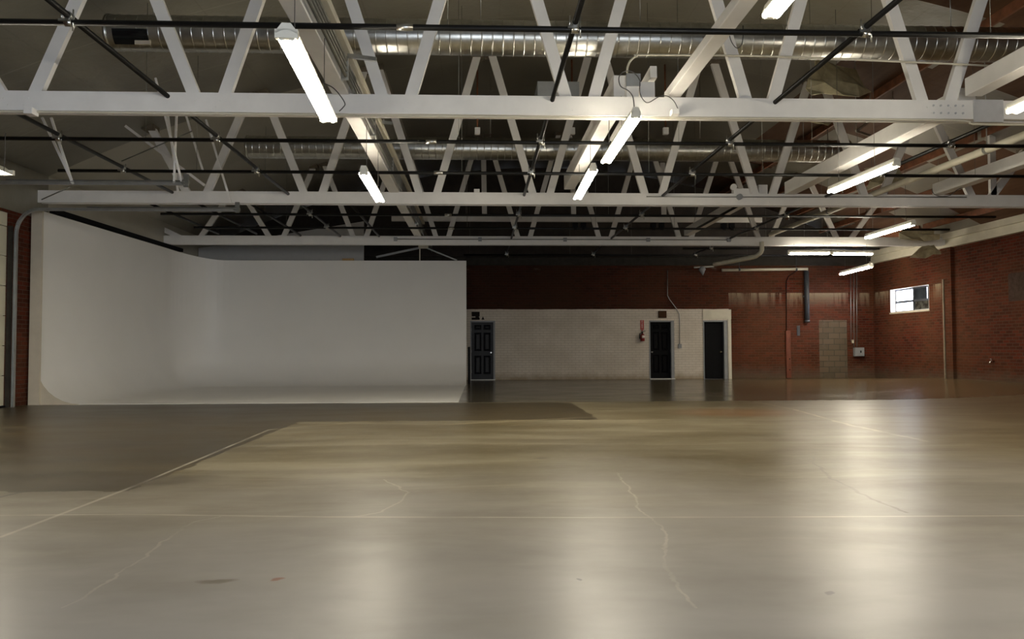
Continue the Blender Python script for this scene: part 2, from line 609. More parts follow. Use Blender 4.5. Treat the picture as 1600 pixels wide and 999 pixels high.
def back_door(name, a, b, label, recess, knob_side, knob_mat, knob_label, thr=True, panels=True, mat='black_door', rj=.06):
    e = empty(name, ((a.x + b.x) / 2, YB, 0), label, None, None, 'structure')
    x0, x1 = a.x, b.x
    fwd = .06
    m = MB()
    m.box(x0, x0 + fwd * .6, YB - .02, YB + .26, 0, DZ).box(x1 - rj, x1, YB - .02, YB + .26, 0, DZ)
    m.box(x0 + fwd * .6, x1 - rj, YB - .02, YB + .26, DZ - .05, DZ)
    m.build('frame', 'grey_paint', e, label='grey metal door frame')
    lx0, lx1 = x0 + fwd * .6, x1 - rj
    y = YB + recess
    lm = six_panel(lx0, lx1, y, .004, DZ - .05) if panels else MB().box(lx0, lx1, y, y + .045, .004, DZ - .05)
    lm.build('leaf', mat, e)
    kx = lx1 - .08 if knob_side > 0 else lx0 + .08
    knob(e, (kx, y - .01, .95), knob_mat, knob_label)
    m = MB()
    for z in (.3, 1.0, 1.75):
        hx = lx0 if knob_side > 0 else lx1
        m.tube([(hx, y - .012, z - .05), (hx, y - .012, z + .05)], .01, 8)
    m.build('hinge', 'grey_paint', e)
    if thr:
        MB().box(x0, x1, YB - .12, YB + .2, 0, .025).build('threshold', 'threshold', e, label='pale metal threshold strip')
    return e


back_door('door_1', d1a, d1b, 'black six-panel door at the left end of the white brick, beside the cyclorama', .03, 1, 'steel_knob', 'shiny round knob')
back_door('door_2', d2a, d2b, 'black panelled door right of the fire extinguisher', .10, -1, 'steel_knob', 'small steel knob', mat='black_deep', rj=.11)
back_door('door_3', d3a, d3b, 'plain black door next to the end of the white brick', .12, 1, 'brass', 'shiny brass knob', thr=False, panels=False, mat='black_deep', rj=.12)
tag(MB().box(cma.x, cmb.x, YB + .02, YB + .2, 0, cmb.z).build('wall_infill', 'cmu'),
    'old doorway in the back wall filled with grey concrete blocks', None, None, 'structure')


# ------------------------------------------------------------------ right wall and window
WA, WB = at(1391, 470, X=XR).y, at(1451.5, 470, X=XR).y   # far, near
WZ1, WZ0 = at(1420, 449, X=XR).z, at(1420, 486.5, X=XR).z
mb = MB()
wall_boxes(mb, 1, XR, XR + .3, YF - .3, YB + .3, -.05, 4.05, [(WB, WA, WZ0, WZ1)])
tag(mb.build('wall_right', 'brick_right'), 'red brick wall on the right with one small window', None, None, 'structure')
mb = MB().box(XR - .10, XR + .05, 22.45, 22.95, -.05, 4.05)
tag(mb.build('wall_pilaster', 'brick_right'), 'brick pilaster under the end of the farthest truss', None, None, 'structure')
mb = MB()
mb.box(XR - .16, XR + .3, YF, 27.2, 4.05, 4.14).box(XR - .10, XR + .3, YF, 27.2, 4.14, 4.30).box(XR - .18, XR + .3, YF, 27.2, 4.30, 4.50)
tag(mb.build('trim_2', 'cream'), 'cream timber wall plate on top of the right brick wall', None, None, 'structure')

w = empty('window_1', (XR, (WA + WB) / 2, WZ0), 'small four-light window high in the right brick wall', None, None, 'structure')
zm = WZ0 + (WZ1 - WZ0) * .44
ym = (WA + WB) / 2 + .02
m = MB()
for (a, b, c, d) in ((WB, WA, WZ0, WZ0 + .05), (WB, WA, WZ1 - .05, WZ1), (WB, WB + .05, WZ0, WZ1), (WA - .05, WA, WZ0, WZ1)):
    m.box(XR + .18, XR + .24, a, b, c, d)
m.build('frame', 'grey_paint', w)
MB().box(XR + .17, XR + .23, WB, WA, zm - .035, zm + .035).build('transom', 'dark_grey', w)
MB().box(XR + .17, XR + .23, ym - .04, ym + .04, WZ0, WZ1).build('mullion', 'dark_grey', w)
MB().box(XR - .02, XR + .24, WB - .03, WA + .03, WZ0 - .05, WZ0).build('sill', 'pale_conduit', w)
m = MB()
for (a, b, c, d) in ((WB, WB + .012, WZ0, WZ1), (WA - .012, WA, WZ0, WZ1), (WB, WA, WZ1 - .012, WZ1), (WB, WA, WZ0, WZ0 + .012)):
    m.box(XR + .002, XR + .18, a, b, c, d)
    m.box(XR + .24, XR + .29, a, b, c, d)
m.build('reveal_lining', 'white', w, label='white painted reveal')
tg = NT('window_glass'); tg.b.inputs['Transmission Weight'].default_value = 1
tg.b.inputs['IOR'].default_value = 1.02
M['glass'] = tg.out((.95, .97, 1.), .02)
tg = NT('sooty_window_glass')
M['glass_dark'] = tg.out(tg.mix(tg.ramp(tg.noise(5, 3), .4, .6), (.025, .024, .022), (.07, .07, .06)), .25)
for (a, b, c, d, mt) in ((ym, WA, zm, WZ1, 'glass'), (WB, ym, zm, WZ1, 'glass'), (ym, WA, WZ0, zm, 'glass'), (WB, ym, WZ0, zm, 'glass_dark')):
    MB().box(XR + .20, XR + .208, a, b, c, d).build('pane', mt, w, **({'label': 'dark blocked lower pane'} if mt == 'glass_dark' else {}))
M['blind'] = plain('pale_blind_strip', (.42, .44, .50), .7, var=.3, scale=4)
M['blind_dark'] = plain('dark_blind_strip', (.07, .085, .10), .7, var=.4, scale=4)
m = MB()
yy = ym + .06
while yy < WA - .08:
    m.box(XR + .215, XR + .222, yy, yy + .022, WZ1 - random.choice((.12, .2, .26, .36)), WZ1)
    yy += .1
for k in range(5):
    yy = ym + .10 + .13 * k
    m.box(XR + .215, XR + .222, yy, yy + .02, zm - .12, zm)
m.build('blind', 'blind', w, label='torn pale strips hanging behind the far panes')
m = MB()
for (f0, f1, g0, g1) in ((.40, .97, 0, 1), (.30, .37, 0, 1), (.21, .28, .5, 1), (.12, .18, .55, 1), (.03, .08, .45, 1), (.28, .30, .6, 1), (.0, .03, 0, .5)):
    m.box(XR + .212, XR + .220, WB + (ym - WB) * f0, WB + (ym - WB) * f1, zm + (WZ1 - zm) * g0, zm + (WZ1 - zm) * g1)
m.build('blind', 'blind_dark', w, label='dark strips behind the near upper pane')

# ------------------------------------------------------------------ left wall with roll-up door
GY0, GY1, GZ = 13.05, 15.4, 3.75
mb = MB()
wall_boxes(mb, 1, XL - .3, XL, YF - .3, YB + .3, -.05, 3.80, [(GY0, GY1, 0, GZ)])
tag(mb.build('wall_left', 'brick_left'), 'red brick wall on the left around the sectional door', None, None, 'structure')
mb = MB().box(XL - .3, XL + .02, YF - .3, YB + .3, 3.80, 4.75)
tag(mb.build('wall_left_upper', 'roof'), 'strip of drab insulation between left brick wall and roof', None, None, 'structure')
g = empty('door_4', (XL, (GY0 + GY1) / 2, 0), 'cream sectional garage door at the left edge of the photo', None, None, 'structure')
ph = .575
z = .04
while z < GZ - .05:
    z1 = min(z + ph - .012, GZ)
    m = MB().box(XL - .09, XL - .045, GY0 + .005, GY1 - .005, z, z1)
    m.box(XL - .045, XL - .038, GY0 + .02, GY1 - .06, z + .05, z1 - .05)
    m.box(XL - .105, XL - .09, GY0 - .02, GY1 + .02, z - .05, z1 + .016)
    m.build('panel', 'panel_cream', g)
    z += ph
m = MB().box(XL - .1, XL + .0, GY0, GY1, 0, .04)
m.build('bottom_seal', 'black_deep', g, label='black rubber bottom seal')
MB().box(XL - .02, XL + .03, GY1 - .02, GY1 + .07, 0, 3.5).build('jamb', 'ledger', g, label='dark steel jamb angle')


def track(y, x_end, label, hang):
    e = empty('door_track', (XL + .1, y, 0), label, 'door track', 'overhead tracks of the garage door')
    zt = 3.84
    path = [(XL + .07, y, .0), (XL + .07, y, 3.35)]
    for k in range(1, 9):
        a = PI / 2 * k / 8
        path.append((XL + .07 + .42 * (1 - math.cos(a)), y, 3.35 + .49 * math.sin(a)))
    path.append((x_end, y, zt))
    m = MB()
    for p, q in zip(path[:-1], path[1:]):
        m.bar(p, q, .012, .055, (0, 1, 0))
        d = (V(q) - V(p)).normalized(); nn = V((d.z, 0, -d.x)) * .026
        for sgn in (-1, 1):
            m.bar(V(p) + nn * sgn + V((0, -.022, 0)), V(q) + nn * sgn + V((0, -.022, 0)), .044, .008, (0, 1, 0))
    m.build('rail', 'conduit', e)
    m = MB()
    m.bar((x_end - 2.9, y + .02, zt + .055), (x_end + .02, y + .02, zt + .055), .04, .012, (0, 1, 0))
    m.bar((x_end - 2.9, y + .04, zt + .03), (x_end + .02, y + .04, zt + .03), .008, .06, (0, 1, 0))
    m.build('angle_iron', 'dull_steel', e)
    m = MB().tube([(x_end, y - .03, zt + .02), (x_end, y + .05, zt + .02)], .06, 14)
    m.box(x_end - .03, x_end + .05, y - .02, y + .02, zt - .05, zt + .16)
    m.build('end_pulley', 'dull_steel', e, label='dark pulley at the free end')
    for (a, b, wd) in hang:
        MB().bar(a, b, wd, wd, (0, 1, 0)).build('hanger', 'white', e, label='white stick hanger up to the roof')
    return e


track(15.52, at(370, 326, Y=15.52).x, 'nearer-looking lower steel door track, its end under the left end of the middle truss',
      [((at(361, 318, Y=15.52)), (at(322, 187, Y=15.6)), .035), ((at(278, 300, Y=15.52)), (at(262, 176, Y=15.5)), .035)])
track(13.05, at(290, 286, Y=13.05).x, 'upper steel door track lit bright by the lamp at the left edge',
      [(at(115, 288, Y=13.05), at(66, 184, Y=13.2), .035), (at(113, 286, Y=13.05), at(80, 184, Y=13.0), .035),
       (at(284, 284, Y=13.05), at(243, 122, Y=13.05), .03), (at(272, 286, Y=13.05), at(276, 176, Y=13.1), .03)])
tag(MB().bar(at(320, 290, Y=15.75), at(196, 197, Y=15.75), .04, .05, (0, 1, 0)).build('roof_brace', 'white'),
    'thin white diagonal stick rising left from the middle truss end', 'brace')
tag(MB().bar(at(318, 270, Y=15.3), at(290, 178, Y=15.3), .035, .035, (0, 1, 0)).build('hanger_stick', 'white'),
    'thin white upright stick left of the middle truss web', 'brace')
for a, b, lb in (((190, 252), (300, 205), 'faint thin rod crossing the roof left of the second duct'),
                 ((65, 312), (112, 291), 'thin rod by the wall end of the upper door track')):
    tag(MB().tube([at(*a, Y=15.0), at(*b, Y=15.0)], .012, 6).build('tie_rod', 'dull_steel'), lb, 'rod')

# ------------------------------------------------------------------ front wall behind the camera, with its open dock door
mb = MB()
wall_boxes(mb, 0, YF - .3, YF, XL - .3, XR + .3, -.05, 4.2, [(-3.0, 5.5, 0, 3.6)])
mb.poly([(XL - .3, YF - .3, 4.2), (XR + .3, YF - .3, 4.2)] + [(x, YF - .3, roof_z(x)) for x in [XR + .3 - (XR + .6 - XL) * k / 24 for k in range(25)]], (0, .3, 0))
tag(mb.build('wall_front', 'brick_front'), 'brick wall behind the viewer with a wide open doorway', None, None, 'structure')

# ------------------------------------------------------------------ roof
bm = bmesh.new()
N = 48
xs = [XL - .4 + (XR + .8 - XL) * k / N for k in range(N + 1)]
rows = []
for dz in (0, .12):
    rows.append([[bm.verts.new((x, y, roof_z(x) + dz)) for y in (YF - .4, YB + .4)] for x in xs])
for k in range(N):
    f = bm.faces.new((rows[0][k][0], rows[0][k][1], rows[0][k + 1][1], rows[0][k + 1][0])); f.smooth = True
    f = bm.faces.new((rows[1][k][0], rows[1][k + 1][0], rows[1][k + 1][1], rows[1][k][1])); f.smooth = True
for r in (0, 1):
    for k in range(N):
        bm.faces.new((rows[0][k][r], rows[0][k + 1][r], rows[1][k + 1][r], rows[1][k][r]))
for k in (0, N):
    bm.faces.new((rows[0][k][0], rows[0][k][1], rows[1][k][1], rows[1][k][0]))
bmesh.ops.recalc_face_normals(bm, faces=bm.faces)
me = D.meshes.new('ceiling'); bm.to_mesh(me); bm.free(); me.materials.append(M['roof'])
co = D.objects.new('ceiling', me); COL.objects.link(co)
tag(co, 'curved roof lined with drab insulation, bare boards on the right', None, None, 'structure')
for i, x in enumerate([13.3 - 1.2 * k for k in range(5)]):
    m = MB()
    for (y0, y1) in ((6.0, 10.0), (10.2, 16.3), (16.5, 22.7), (22.9, 27.1)):
        m.bar((x, y0, roof_z(x) - .085), (x, y1, roof_z(x) - .085), .05, .17, (1, 0, 0))
    tag(m.build('roof_joist', 'wood_red'), '%s red-brown roof joist counted in from the right brick wall' % ORD[i], 'joist', 'bare roof joists on the right')

# ------------------------------------------------------------------ trusses
TY = [10.1, 16.4, 22.8]
ZC = 4.25
JX = {n: 1.33 + 2.39 * n for n in range(-5, 6)}
TN = ['nearest white timber roof truss, its chord crossing high in the photo', 'middle white timber roof truss behind the first duct',
      'farthest white timber roof truss, low above the cyclorama wall']
for ti, ty in enumerate(TY):
    e = empty('roof_truss', (RIDGE, ty, ZC - .125), TN[ti], 'roof truss', 'white bowstring roof trusses')
    m = MB()
    m.box(XL + .02, XR - .02, ty - .10, ty - .045, ZC - .125, ZC + .125)
    m.box(XL + .02, XR - .02, ty + .045, ty + .10, ZC - .125, ZC + .125)
    for n, x in JX.items():       # bolts at the joints
        for (dx, dz) in ((-.16, .03), (-.1, -.05), (.1, -.05), (.16, .03)):
            if XL + .3 < x + dx < XR - .3:
                m.tube([(x + dx, ty - .108, ZC + dz), (x + dx, ty - .10, ZC + dz)], .013, 8)
    m.build('bottom_chord', 'white', e)
    for n in range(-4, 5):
        x = JX[n]
        for sgn in (-1, 1):
            if n == -4 and ti < 2:
                continue
            xt = x + sgn * 1.06
            if ti == 1 and n == -3 and sgn < 0:
                xt = x - .98
            w_ = .155 if ti < 2 else .14
            MB().bar((x + sgn * .14, ty, ZC - .03), (xt, ty, roof_z(xt) + .04), .085, w_, (0, 1, 0)).build('web', 'white', e)
            MB().box(xt - .12, xt + .12, ty - .16, ty + .16, roof_z(xt) - .07, roof_z(xt) + .05).build('bearing_pad', 'pad', e, label='brown timber pad under the roof')
    if ti == 1:
        xv = at(1550, 260, Y=ty).x
        MB().bar((xv, ty, ZC), (xv, ty, roof_z(xv) + .03), .085, .13, (0, 1, 0)).build('post', 'white', e)
    if ti == 0:
        a = at(1527, 165, Y=ty - .1)
        m = MB().box(a.x - .06, a.x + .34, ty - .125, ty - .101, ZC - .17, ZC + .13)
        m.build('gusset_plate', 'pale_grey', e, label='grey steel splice plate')
        for i in range(5):
            for j in range(2):
                MB().tube([(a.x - .2 - i * .1, ty - .112, ZC - .05 + j * .1), (a.x - .2 - i * .1, ty - .10, ZC - .05 + j * .1)], .014, 8).build('bolt', 'pale_grey', e)


# ------------------------------------------------------------------ lengthwise timbers between the trusses
def beam(name, x0, x1, y0, y1, z0, z1, mat, label):
    return tag(MB().box(x0, x1, y0, y1, z0, z1).build(name, mat, bevel=.01), label, 'beam', None, 'thing')


beam('ceiling_beam', -1.87, -1.66, 4.0, 9.98, 4.36, 4.62, 'white', 'pale timber beam left of centre, in front of the nearest truss')
beam('ceiling_beam', -1.87, -1.66, 10.22, 16.28, 4.36, 4.62, 'white', 'pale timber beam left of centre, between nearest and middle truss')
beam('ceiling_beam', -1.87, -1.66, 16.52, 22.68, 4.36, 4.62, 'white', 'pale timber beam left of centre, between middle and farthest truss')
beam('ceiling_beam', 2.50, 2.68, 4.0, 10.3, 4.42, 4.54, 'white', 'pale timber beam sloping down from top edge onto the nearest truss, right of centre')
beam('ceiling_beam', 1.80, 2.02, 10.22, 16.28, 4.44, 4.74, 'white', 'thick white beam above the pair of lamps in the middle')
beam('ceiling_beam', 6.52, 6.76, 10.22, 16.28, 4.36, 4.62, 'white', 'white beam right of centre, left of the thick pale pipe')
beam('ceiling_beam', 6.45, 6.68, 4.0, 9.98, 4.42, 4.66, 'white', 'white beam at the right edge running into the steel splice plate')
beam('ceiling_beam', 6.05, 6.25, 16.52, 22.68, 4.40, 4.62, 'white', 'white beam right of centre, between middle and farthest truss')
beam('ceiling_beam', 9.75, 9.98, 10.22, 16.28, 4.36, 4.60, 'white', 'white beam at right edge, right of the thick pale pipe')
a = at(1020, 126, Y=10.35)
tag(MB().bar((2.36, 10.3, 4.82), (2.30, 13.2, 4.62), .09, .16, (1, 0, 0)).build('timber_offcut', 'white'),
    'short white sloping timber standing behind the nearest truss beside the square box', 'timber')
tag(MB().box(2.16, 2.36, 10.24, 10.42, 4.37, 4.66).build('timber_block', 'white'), 'small upright white block behind the nearest truss chord, right of the square box', 'block')

# conduits strapped to the right face of the left beam
e = empty('conduit_bundle', (-1.63, 4, 4.4), 'four dark steel conduits strapped along the pale beam left of centre', 'conduit')
for k in range(4):
    zc = 4.40 + .065 * k
    MB().tube([(-1.60, 3.8, zc), (-1.60, 26.9, zc)], .021, 8).build('conduit', 'dull_steel', e)
for y in (6.8, 9.4, 11.9, 14.4, 18.0, 20.5):
    MB().box(-1.66, -1.575, y, y + .05, 4.36, 4.64).build('strap', 'galv', e)
tag(MB().box(-1.64, -1.56, 4.0, 22.6, 4.70, 4.80).build('wood_rail', 'cream'), 'pale thin rail above the strapped conduits left of centre', 'rail')
for (p0, p1, Y, lb) in (((543, 87), (588, 93), 9.2, 'short steel strut sticking out right of the beam in front of the nearest truss'),
                        ((552, 186), (613, 193), 12.6, 'short steel strut sticking out right of the beam behind the nearest truss')):
    q0, q1 = at(*p0, Y=Y), at(*p1, Y=Y)
    tag(MB().bar(q0, q1, .045, .045, (0, 1, 0)).build('strut_channel', 'galv'), lb, 'strut')

# ------------------------------------------------------------------ ducts
def duct(x0, x1, y, zc, r, label, reg):
    e = empty('spiral_duct', ((x0 + x1) / 2, y, zc), label, 'duct', 'spiral ducts under the roof')
    pts, rs = [], []
    x = x0
    pitch = .155
    while x < x1:
        for dx, dr in ((0, 0), (.003, 0), (pitch - .021, 0), (pitch - .018, 0), (pitch - .014, .005), (pitch - .006, .005)):
            pts.append((min(x + dx, x1 + .3), y, zc)); rs.append(r + dr)
        x += pitch
    pts.append((pts[-1][0] + .004, y, zc)); rs.append(r)
    mb = MB().tube(pts, rs, 36)
    mb.build('duct_body', 'galv', e)
    x = x0 + .6
    while x < x1:
        rz = roof_z(x)
        MB().tube([(x, y, zc + r), (x, y, rz)], .008, 6).build('hanger_rod', 'galv', e)
        x += 2.4
    MB().tube([(x0 - .015, y, zc), (x0 + .03, y, zc)], r + .012, 36).build('end_cap', 'galv', e)
    if reg:
        m = MB()
        for k in range(7):
            a0 = math.radians(-8 - 7 * k); a1 = math.radians(-8 - 7 * (k + 1))
            rr = r + .012
            P = lambda a, xx, q: (xx, y - q * math.cos(a), zc + q * math.sin(a))
            A = [P(a0, x0 + .12, rr), P(a0, x0 + .62, rr), P(a1, x0 + .62, rr), P(a1, x0 + .12, rr)]
            mid = (a0 + a1) / 2
            m.poly(A, (0, .02 * math.cos(mid), -.02 * math.sin(mid)))
        m.build('supply_register', M['reg'], e, label='dark glossy supply register')
        a = math.radians(-48)
        MB().box(x0 + .42, x0 + .64, y - (r + .025) * math.cos(a) - .01, y - (r + .02) * math.cos(a) + .02, zc + (r + .02) * math.sin(a) - .03, zc + (r + .02) * math.sin(a) + .035).build(
            'sticker', 'cyc_end', e, label='pale label plate')
    return e


M['reg'] = plain('register_black_gloss', (.01, .012, .014), .12, .3)
DY1, DY2 = 11.5, 17.5
c1 = at(800, 60, Y=DY1); c2 = at(800, 233, Y=DY2)
duct(at(174, 62, Y=DY1).x, 8.9, DY1, c1.z, .255, 'nearer spiral steel duct, a dark register at its left end', True)
duct(at(388, 232, Y=DY2).x, at(1322, 235, Y=DY2).x, DY2, c2.z, .25, 'farther spiral steel duct seen through the middle truss', False)
for (x, lb) in ((746, 'small white box hanging on a rod left of centre above the farther duct'), (1040, 'small white box hanging on a rod right of centre above the farther duct'),
                (894, 'small white box hanging on a rod above the farther duct near the middle lamps')):
    p = at(x, 205, Y=16.9)
    e = empty('hanging_box', p, lb, 'electrical box', 'small boxes hung over the farther duct')
    MB().box(p.x - .06, p.x + .06, p.y - .05, p.y + .05, p.z - .075, p.z + .075).build('box_body', 'white', e, bevel=.008)
    MB().tube([(p.x, p.y, p.z + .07), (p.x, p.y, roof_z(p.x))], .02, 6).build('drop_rod', 'wood_red', e)
p0, p1 = at(840, 127, Y=14.5), at(905, 150, Y=14.5)
tag(MB().box(p0.x, p1.x, 14.5, 15.3, p1.z, p0.z).build('plenum_box', 'grey_paint'), 'pale grey box sitting above the duct behind the nearest truss, left of the lamps', 'box')
MBp = MB().tube([((p0.x + p1.x) / 2, 14.9, p0.z - .02), ((p0.x + p1.x) / 2, 14.9, roof_z((p0.x + p1.x) / 2))], .012, 6)
hb = [o for o in D.objects if o.name.startswith('plenum_box')][0]
MBp.build('drop_rod', 'galv', hb)

# ------------------------------------------------------------------ black pipe grid
ZP = 4.26


def py(y):  # distance of a crosswise pipe seen at height y near x = 800
    return at(800, y, Z=ZP).y


PIPES = [(py(45), -9.1, 13.8, 'first'), (py(222.5), -9.1, 13.8, 'second'), (py(271), -7.4, 13.8, 'third'), (py(336.5), -7.4, 12.6, 'fourth'),
         (py(357), -7.36, 12.7, 'fifth'), (py(388), 6.5, 12.9, 'sixth'), (py(398.5), -.5, 12.9, 'seventh')]
RP = .03
LONG = [  # X, from, to, label
    (-6.28, 4, 16.2, 'leftmost'), (-3.95, 4, 22.4, 'second from left'), (.96, 4, 26.6, 'centre'),
    (3.9, 4, 26.6, 'fourth'), (7.42, 4, 26.6, 'rightmost')]
for i, (y, x0, x1, nm) in enumerate(PIPES):
    e = empty('grid_pipe', ((x0 + x1) / 2, y, ZP), 'black crosswise pipe, %s of the overhead grid counting away from the viewer' % nm, 'pipe', 'crosswise black grid pipes')
    MB().tube([(x0, y, ZP), (x1, y, ZP)], RP, 12).build('pipe', 'black_pipe', e)
    if x0 < -.8:
        MB().tube([(-.80, y, ZP), (-.64, y, ZP)], RP + .006, 12).build('coupling', 'galv', e, label='bright coupling sleeve')
    for (lx, ya, yb, ln) in LONG:
        if x0 < lx < x1 and ya < y < yb:
            m = MB()
            m.tube([(lx - .035, y, ZP - .0), (lx + .035, y, ZP - .0)], RP + .010, 10)
            m.tube([(lx, y - .035, ZP + .064), (lx, y + .035, ZP + .064)], RP + .010, 10)
            m.tube([(lx + .05, y - .02, ZP - .09), (lx + .05, y - .02, ZP + .12)], .008, 6)
            m.tube([(lx - .055, y - .03, ZP + .01), (lx - .055, y - .03, ZP + .13)], .008, 6)
            m.box(lx - .075, lx + .02, y - .055, y - .03, ZP - .005, ZP + .02)
            m.build('clamp', 'galv', e, label='bright steel cross clamp')
    for k in (-8.3, -5.0, -.3, 3.1, 5.2, 9.2, 11.2):
        if not x0 < k < x1:
            continue
        MB().tube([(k, y, ZP), (k, y, roof_z(k))], .004, 5).build('hanger_wire', 'dull_steel', e)
for (lx, ya, yb, ln) in LONG:
    tag(MB().tube([(lx, ya, ZP + .064), (lx, yb, ZP + .064)], RP, 12).build('lengthwise_pipe', 'black_pipe'),
        'black lengthwise pipe running into the distance, %s of the overhead grid' % ln, 'pipe', 'lengthwise black grid pipes')
for (lx, ya, yb, lb) in ((-7.25, 17.2, 22.0, 'short black lengthwise pipe nearest the cyclorama side wall'),
                         (-6.2, 17.2, 22.0, 'short black lengthwise pipe over the cyclorama, second from its side wall'),
                         (-5.05, 17.0, 22.3, 'short black lengthwise pipe over the cyclorama, third from its side wall'),
                         (-2.85, 16.8, 22.4, 'short black lengthwise pipe over the cyclorama nearest the conduits'),
                         (5.9, 16.8, 20.8, 'short black lengthwise pipe right of the second V of the farthest truss')):
    tag(MB().tube([(lx, ya, ZP + .064), (lx, yb, ZP + .064)], RP, 12).build('lengthwise_pipe', 'black_pipe'), lb, 'pipe', 'short black pipes of the grid')
y5 = PIPES[4][0]
for (px, lb) in ((905, 'pair of small black brackets on the fifth pipe, left one'), (1027, 'pair of small black brackets on the fifth pipe, middle one'),
                 (1137, 'pair of small black brackets on the fifth pipe, right one')):
    p = at(px, 352, Y=y5)
    m = MB()
    for dx in (-.11, .11):
        m.box(p.x + dx - .07, p.x + dx + .07, y5 - .05, y5 + .05, ZP + RP, ZP + .15)
        m.box(p.x + dx - .04, p.x + dx + .04, y5 - .05, y5 - .032, ZP - .04, ZP + RP)
    tag(m.build('pipe_bracket', 'black_deep'), lb, 'bracket', 'black brackets on the fifth pipe')

# ------------------------------------------------------------------ hung batten behind the farthest truss
by = 25.0
b0, b1 = at(612, 341, Y=by), at(1190, 345, Y=by)
e = empty('hung_beam', ((b0.x + b1.x) / 2, by, b0.z), 'level cream beam hung on three posts behind the farthest truss', 'beam', None, 'thing')
MB().box(b0.x, b1.x, by - .06, by + .06, b0.z - .1, b0.z + .1).build('batten', 'white', e)
for px in (757, 896, 1037):
    q = at(px, 300, Y=by)
    MB().bar((q.x, by, b0.z + .1), (q.x - .03, by, roof_z(q.x)), .06, .16, (0, 1, 0)).build('post', 'white', e)

# ------------------------------------------------------------------ cyclorama
Y0c, Y1c = 16.1, 24.0
XLc, XRc = -8.88, -.40
Rc, rc = 1.3, .85
e = empty('cyclorama', (XLc, Y0c, 0), 'big white L-shaped studio cyclorama with coved floor on the left', 'cyclorama')
path = []  # (x, y, nx, ny, top)
for k in range(9):
    y = Y0c + (Y1c - Rc - Y0c) * k / 8
    path.append((XLc, y, 1, 0, 3.93 + .06 * k / 8))
for k in range(1, 13):
    a = PI / 2 * k / 12
    t = 3.99 - .19 * sm(0, 1, k / 12)
    path.append((XLc + Rc - Rc * math.cos(a), Y1c - Rc + Rc * math.sin(a), math.cos(a), -math.sin(a), t))
for k in range(1, 11):
    x = XLc + Rc + (XRc - XLc - Rc) * k / 10
    path.append((x, Y1c, 0, -1, 3.80))
bm = bmesh.new()
ring = []
zf = .006
for (x, y, nx, ny, t) in path:
    col = []
    for k in range(9):
        a = PI / 2 * k / 8
        off = rc * (1 - math.sin(a)); z = zf + rc * (1 - math.cos(a))
        col.append(bm.verts.new((x + nx * off, y + ny * off, z)))
    col.append(bm.verts.new((x, y, 2.2)))
    col.append(bm.verts.new((x, y, t)))
    col.append(bm.verts.new((x - nx * .08, y - ny * .08, t)))
    col.append(bm.verts.new((x - nx * .08, y - ny * .08, 0)))
    ring.append(col)
for A, B in zip(ring[:-1], ring[1:]):
    for k in range(len(A) - 1):
        f = bm.faces.new((A[k], B[k], B[k + 1], A[k + 1])); f.smooth = k < 9
# floor slab: grid between cove foot and front/right edges
foot = [c[0] for c in ring]
p_last, p_first = foot[-1].co, foot[0].co
corner = bm.verts.new((XRc - .02, Y0c, zf))
f = bm.faces.new(foot + [corner])
lo = [bm.verts.new((v.co.x, v.co.y, 0)) for v in (foot[0], corner, foot[-1])]
bm.faces.new((foot[0], corner, lo[1], lo[0])); bm.faces.new((corner, foot[-1], lo[2], lo[1]))
bmesh.ops.recalc_face_normals(bm, faces=bm.faces)
me = D.meshes.new('cove_wall'); bm.to_mesh(me); bm.free(); me.materials.append(M['cyc'])
o = D.objects.new('cove_wall', me); COL.objects.link(o); o.parent = e; o.matrix_parent_inverse = parent_world(e).inverted()
# front end board that shows the profile, and the right end
prof = [(XLc - .08, 0), (XLc + rc, 0)] + [(XLc + rc * (1 - math.sin(PI / 2 * k / 8)), zf + rc * (1 - math.cos(PI / 2 * k / 8))) for k in range(9)] + [(XLc, 3.93), (XLc - .08, 3.93)]
MB().poly([(x, Y0c - .02, z) for x, z in prof], (0, .02, 0)).build('end_board', 'cyc_end', e, label='cream end board showing the cove profile')
MB().box(XLc - .12, XLc + .1, Y0c - .06, Y0c - .02, 0, 3.93).build('edge_trim', 'cyc_end', e, label='cream upright edge of the side wall')
prof = [(Y1c + .08, 0), (Y1c - rc, 0)] + [(Y1c - rc * (1 - math.sin(PI / 2 * k / 8)), zf + rc * (1 - math.cos(PI / 2 * k / 8))) for k in range(9)] + [(Y1c, 3.80), (Y1c + .08, 3.80)]
MB().poly([(XRc, y, z) for y, z in prof], (.02, 0, 0)).build('end_board', 'cyc', e)
# black strip standing in for the shadowed gap above the side wall
tag(MB().bar((XLc - .06, Y0c + .6, 4.02), (XLc - .06, Y1c - .2, 4.08), .12, .10, (1, 0, 0)).build('shade_strip', 'black_deep'),
    'dark strip standing in for the shadow gap on top of the cyclorama side wall', 'trim')
tag(MB().box(XRc + .06, XRc + .13, 24.3, 24.37, 0, 1.15).build('dark_post', 'black_deep', bevel=.008), 'dark low post behind the right end of the cyclorama', 'post')

# partition behind the cyclorama
pa = at(568, 405, Y=25.4)
m = MB()
q = [(XL + .05, 25.4, 0), (pa.x, 25.4, 0), (pa.x, 25.4, at(568, 346, Y=25.4).z), (at(470, 350, Y=25.4).x, 25.4, at(470, 362, Y=25.4).z), (XL + .05, 25.4, 4.35)]
m.poly(q, (0, .12, 0))
tag(m.build('partition_wall', 'board_grey'), 'pale partition rising behind the cyclorama back wall', None, None, 'structure')
p0, p1 = at(535, 402.5, Y=24.04), at(553, 407, Y=24.04)
tag(MB().box(p0.x, p1.x, 24.0, 24.08, 3.80, 3.87).build('wood_block', 'wood_pale'), 'small tan wood block lying on top of the cyclorama back wall', 'block')
